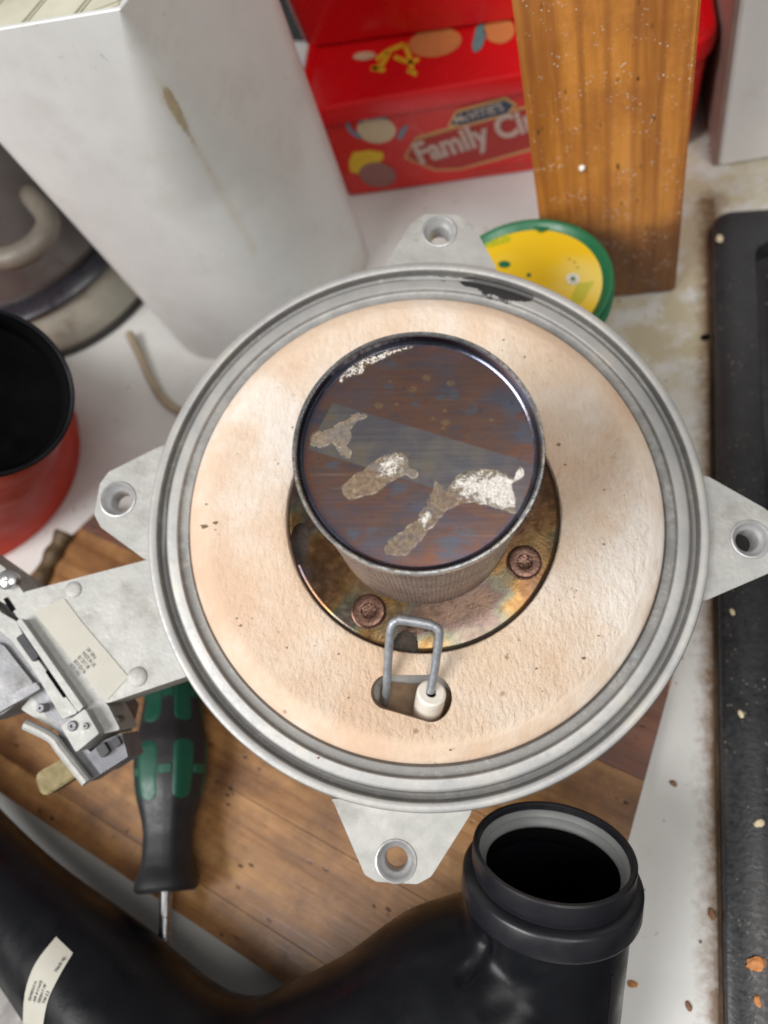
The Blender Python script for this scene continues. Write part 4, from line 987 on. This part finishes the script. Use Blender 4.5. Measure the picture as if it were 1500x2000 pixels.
# ------------------------------------------------------------------ margarine tub lid
LZ = .075
LC = at(1026, 556, LZ); LK = 168 * depth_at(1026, 556, LZ) / F / .0568
MLd = Matrix.Translation((LC.x, LC.y, 0))
tub = empty('spread_tub', MLd, 'round green rimmed tub with a yellow printed lid, half hidden behind the burner door', 'tub')
GR = basic('green_plastic', (.010, .14, .055, 1), .35, 0, .1, 30, bump=.08)
from_bm('tub_wall', lathe_bm([(0, .0003), (.037 * LK, .0003), (.039 * LK, .002), (.0525 * LK, LZ - .008)], 96), GR, tub)
from_bm('lid_rim', lathe_bm([(r_ * LK, LZ + z_) for r_, z_ in [(.0535, -.012), (.0560, -.012), (.0565, -.009), (.0555, -.0085), (.0568, -.005), (.0558, -.0045), (.0565, -.001), (.0558, .0006), (.0540, .0010), (.0522, .0004), (.0505, -.0014), (.0490, -.0020)]], 128), GR, tub)
YL = MB('yellow_lid_print', .35); 
_c = YL.mix(YL.mr(YL.noise(18, 2), .4, .62, 0, .8, True), (.78, .50, .012, 1), (.78, .62, .16, 1)); YL.color(_c)
from_bm('lid_top', lathe_bm([(0, LZ - .0020), (.0492 * LK, LZ - .0020)], 96), YL.m, tub)
def tubp(px, py): q_ = at(px, py, LZ - .0016); return (q_.x - LC.x, q_.y - LC.y)
def tub_patch(name, poly, m, lift=0, r=.0006):
    pts_ = rounded([tubp(*p) for p in poly], r, 3); bm = bmesh.new(); vs = [bm.verts.new((x, y_, LZ - .0016 + lift)) for x, y_ in pts_]; bm.faces.new(vs)
    return from_bm(name, bm, m, tub, smooth=False)
LIME = basic('lime_print', (.36, .48, .02, 1), .4, 0, .1, 90, bump=0); WHT = basic('white_print', (.8, .8, .72, 1), .4, bump=0)
def tub_quad(name, poly, m):
    bm = bmesh.new(); bm.faces.new([bm.verts.new((*tubp(*p), LZ - .0016)) for p in poly]); return from_bm(name, bm, m, tub, smooth=False)
for k_ in range(8):
    y_ = 553 + k_ * 5.5; tub_quad('printed_grass', [(1126 - k_ * 2, y_ + 2), (1160 - k_ * 3, y_ - 3), (1160 - k_ * 3, y_ - 1), (1126 - k_ * 2, y_ + 4.5)], LIME)
for k_ in range(8):
    x = 940 + k_ * 7; tub_quad('printed_grass', [(x, 486 - k_ * 2), (x + 5, 456 + (k_ % 3) * 5), (x + 8, 457 + (k_ % 2) * 6), (x + 4.5, 487 - k_ * 2)], LIME)
for k_ in range(8):
    t = 2 * PI * k_ / 8; tub_patch('printed_daisy', ell(1119 + 9 * math.cos(t), 545 + 8 * math.sin(t), 5, 4, 0, 8), WHT, .0002)
tub_patch('printed_daisy', ell(1119, 545, 4, 4, 0, 8), GR, .0004)
tub_patch('printed_mark', ell(985, 516, 12, 7, 0, 12), GR); tub_patch('printed_mark', ell(1033, 537, 5, 4, 0, 8), GR)
tub_patch('rim_tab', [(1042, 430), (1078, 437), (1070, 450), (1056, 456), (1044, 448)], GR, .0006, .002)
ring = [(1112, 506), (1122, 512), (1128, 522)]
for p in ring: tub_patch('printed_mark', ell(p[0], p[1], 3, 2, 0, 6), basic('olive_print', (.4, .3, .03, 1), .5, bump=0))

# ------------------------------------------------------------------ red canister with black hollow top
K1 = at(-32, 765, .172); rK1 = 166 * depth_at(-32, 765, .172) / F
K0 = at(-75, 905, .0); 
kax = (K1 - K0).normalized()
MKc = frame(K1, (kax * .55 + (Vector((0, 0, H)) - K1).normalized() * .45))
can = empty('red_canister', Matrix.Translation((K0.x, K0.y, 0)), 'red flared canister with a black hollow mouth at the left edge', 'canister')
Ki = Matrix.Translation((-K0.x, -K0.y, 0))
ln = (K1 - K0).length
MR = frame(K0, kax)
ORG = basic('orange_red_enamel', (.50, .028, .008, 1), .5, 0, .1, 20, bump=.08); ORG.node_tree.nodes['Principled BSDF'].inputs['Specular IOR Level'].default_value = .15
from_bm('canister_body', lathe_bm([(0, .001), (.084, .001), (.088, .006), (.086, .03), (.080, .055), (.077, .061), (.075, .066), (.066, .09), (.051, .13), (.041, ln - .03), (.0385, ln - .018)], 96, M=Ki @ MR), ORG, can)
from_bm('black_mouth', lathe_bm([(rK1 * .9, -.034), (rK1 * .97, -.022), (rK1, -.002), (rK1 + .0002, 0), (rK1 - .0006, .0006), (rK1 - .0018, 0), (rK1 - .003, -.028), (0, -.030)], 96, M=Ki @ MKc), BLACKP, can)
from_bm('mouth_lining', lathe_bm([(rK1 - .0022, -.002), (rK1 - .0034, -.027), (0, -.029)], 64, M=Ki @ MKc), DEEP, can)

# ------------------------------------------------------------------ food processor behind
J0 = at(130, 525, 0); 
JM = Matrix.Translation((J0.x, J0.y, 0))
proc = empty('food_processor', JM, 'grey translucent appliance bowl on a stained cream round base, behind the red canister', 'kitchen appliance')
JR = .094
BASEC = basic('stained_cream_base', (.40, .385, .32, 1), .5, 0, .2, 40, bump=.3, dirt=(.16, .13, .08, 1), dirta=.8)
from_bm('appliance_base', lathe_bm([(0, .004), (JR - .002, .004), (JR, .007), (JR, .030), (JR - .003, .040), (JR - .006, .044), (0, .044)], 96), BASEC, proc)
from_bm('foot_ring', lathe_bm([(JR - .004, .0002), (JR + .0015, .0002), (JR + .0025, .003), (JR + .0005, .0065), (JR - .004, .0065)], 96, closed=True), basic('black_rubber_foot', (.02, .018, .015, 1), .7), proc)
from_bm('bowl_rim', lathe_bm([(JR - .010, .044), (JR + .001, .0445), (JR + .002, .048), (JR - .001, .051), (JR - .003, .056), (JR - .010, .056)], 96, closed=True), basic('dark_bowl_rim', (.025, .025, .032, 1), .3), proc)
SMK = MB('smoky_bowl_plastic', .22); SMK.color(SMK.ramp(SMK.noise(14, 5), [(.3, (.10, .088, .085, 1)), (.7, (.20, .18, .165, 1))])); SMK.b.inputs['Coat Weight'].default_value = .2
from_bm('bowl', lathe_bm([(JR - .008, .056), (JR - .004, .066), (JR - .003, .10), (JR - .002, .16), (JR - .006, .16), (JR - .010, .06), (0, .058)], 96), SMK.m, proc)
q_ = at(30, 440, .13) - J0
from_bm('bowl_handle', tube_bm(catmull([at(-40, 500, .12) - J0, at(20, 505, .12) - J0, at(75, 475, .12) - J0, at(95, 430, .12) - J0, at(60, 380, .12) - J0], 6), .0075, 12), basic('beige_handle', (.15, .13, .105, 1), .5), proc)
from_bm('bowl_lid', lathe_bm([(JR, .158), (JR + .003, .160), (JR + .003, .172), (JR - .004, .176), (0, .180)], 96), basic('grey_beige_lid', (.20, .18, .155, 1), .35), proc)
# power cable
cb = [at(252, 652, .006), at(272, 690, .004), at(292, 735, .0035), at(316, 775, .0035), at(345, 800, .0035), at(420, 840, .0035), at(500, 850, .0035)]
cable = from_bm('power_cable', tube_bm(catmull(cb, 8), .0034, 12), basic('beige_cable', (.33, .27, .19, 1), .55, 0, .2, 60, bump=.1))
tag(cable, 'beige power cable running from the cream appliance base under the burner door', 'cable')
# dark pot cylinder added to darken the gap between caddy and tins
G0 = at(560, 150, 0)
gp = empty('dark_filler', Matrix.Translation((G0.x + .02, G0.y + .10, 0)), 'dark pot cylinder added in the gap between white caddy and red tins', 'filler')
from_bm('filler_body', lathe_bm([(0, .001), (.058, .001), (.06, .004), (.06, .15), (.056, .15), (.055, .01), (0, .008)], 48), BLACKP2, gp)

# rusty bracket at the board corner
rb = at(105, 1075, .004)
def lump(name, P, sx_, sy_, sz_, seed, m, label, cat, sub=3, amp=.35, fr=2.2, group=None):
    bm = bmesh.new(); bmesh.ops.create_icosphere(bm, subdivisions=sub, radius=1)
    for v in bm.verts:
        k_ = 1 + amp * noise.noise(v.co * fr + Vector((seed * 7.3, seed, 0))); v.co = Vector((v.co.x * sx_ * k_, v.co.y * sy_ * k_, max(v.co.z, -.6) * sz_ * k_))
    R_ = Matrix.Rotation(seed * 1.7, 4, 'Z'); bmesh.ops.transform(bm, matrix=R_, verts=bm.verts)
    mz = min(v.co.z for v in bm.verts)
    for v in bm.verts: v.co.z -= mz
    o = from_bm(name, bm, m, None); o.location = P; return tag(o, label, cat, group)
RUST = basic('rusty_brown_crust', (.10, .065, .03, 1), .6, .2, .5, 150, bump=.8, bscale=300, bdist=.001)
br_ = empty('old_pipe_elbow', Matrix.Translation((rb.x, rb.y, 0)), 'tarnished brown pipe elbow beside the upper left corner of the chopping board', 'pipe fitting')
el = catmull([at(128, 1040, .014) - Vector((rb.x, rb.y, 0)), at(112, 1072, .013) - Vector((rb.x, rb.y, 0)), at(92, 1110, .012) - Vector((rb.x, rb.y, 0)), at(72, 1160, .012) - Vector((rb.x, rb.y, 0))], 6)
from_bm('elbow_pipe', tube_bm(el, [.0062 + .0008 * math.sin(i) for i in range(len(el))], 14), RUST, br_)
# crumbs
ORC = basic('orange_wood_chip', (.50, .20, .06, 1), .6, 0, .3, 300, bump=.5); SEED = basic('brown_seed', (.20, .09, .035, 1), .5, 0, .3, 300, bump=.3); PALE = basic('pale_crumb', (.62, .52, .34, 1), .6, 0, .2, 300)
for (px, py, s, zc_, m, lb) in (
    (1476, 1882, .0040, .0102, ORC, 'ragged orange wood chip on the hob frame, biggest of the crumbs there'),
    (1479, 1955, .0021, .0102, ORC, 'rounded orange crumb on the hob frame near the bottom corner'),
    (1482, 1608, .0024, .0102, PALE, 'flat yellowish flake on the middle of the hob frame'),
    (1405, 468, .0030, .0102, PALE, 'pale chip stuck on the rounded top corner of the hob frame'),
    (1430, 1196, .0017, .0102, PALE, 'small pale crumb on the hob frame below the right lug'),
    (1447, 1395, .0018, .0102, PALE, 'thin tan crumb on the hob frame level with the lower door rim'),
    (1236, 1922, .0021, 0, ORC, 'orange brown crumb on the worktop right of the black pipe'),
    (1345, 1965, .0019, 0, SEED, 'dark brown seed on the worktop near the bottom by the hob'),
    (1315, 1530, .0019, 0, SEED, 'brown seed shaped crumb on the worktop right of the board edge'),
    (1390, 1785, .0024, 0, SEED, 'elongated dark crumb against the rusty hob edge'),
    (1378, 660, .0030, 0, DEEP, 'black burnt flake touching the left side of the hob'),
    (1243, 1812, .0014, 0, ORC, 'tiny rust speck beside the pipe collar'),
    (1135, 330, .0024, .16, PALE, None)):
    if lb is None: continue
    P_ = at(px, py, zc_); lump('crumb', P_, s, s * .65, s * .4, px % 17 + 1, m, lb, 'crumb', group='crumbs and chips on worktop and hob')
# drips of white plaster on the wooden board
for (px, py, s, lb) in ((1137, 333, .0017, 'white plaster blob on the middle of the upright pine board'),):
    P_ = hit(px, py, PL, pn); lump('plaster_blob', P_ - pn * .0004, s, s, s, 3, WHT, lb, 'blob')

# grey plate edge beyond the pipe at the bottom left corner
gq = [at(x, y, .03) for x, y in ((-260, 1780), (-20, 1810), (75, 2040), (-200, 2150))]
gpl = from_bm('grey_tray', prism_bm(rounded([(p.x, p.y) for p in gq], .004), .0006, .03, bev=.002), basic('dull_grey_tray', (.17, .16, .15, 1), .5, .3, .15, 60, bump=.3))
tag(gpl, 'dull grey tray corner at the bottom left below the black pipe', 'tray')
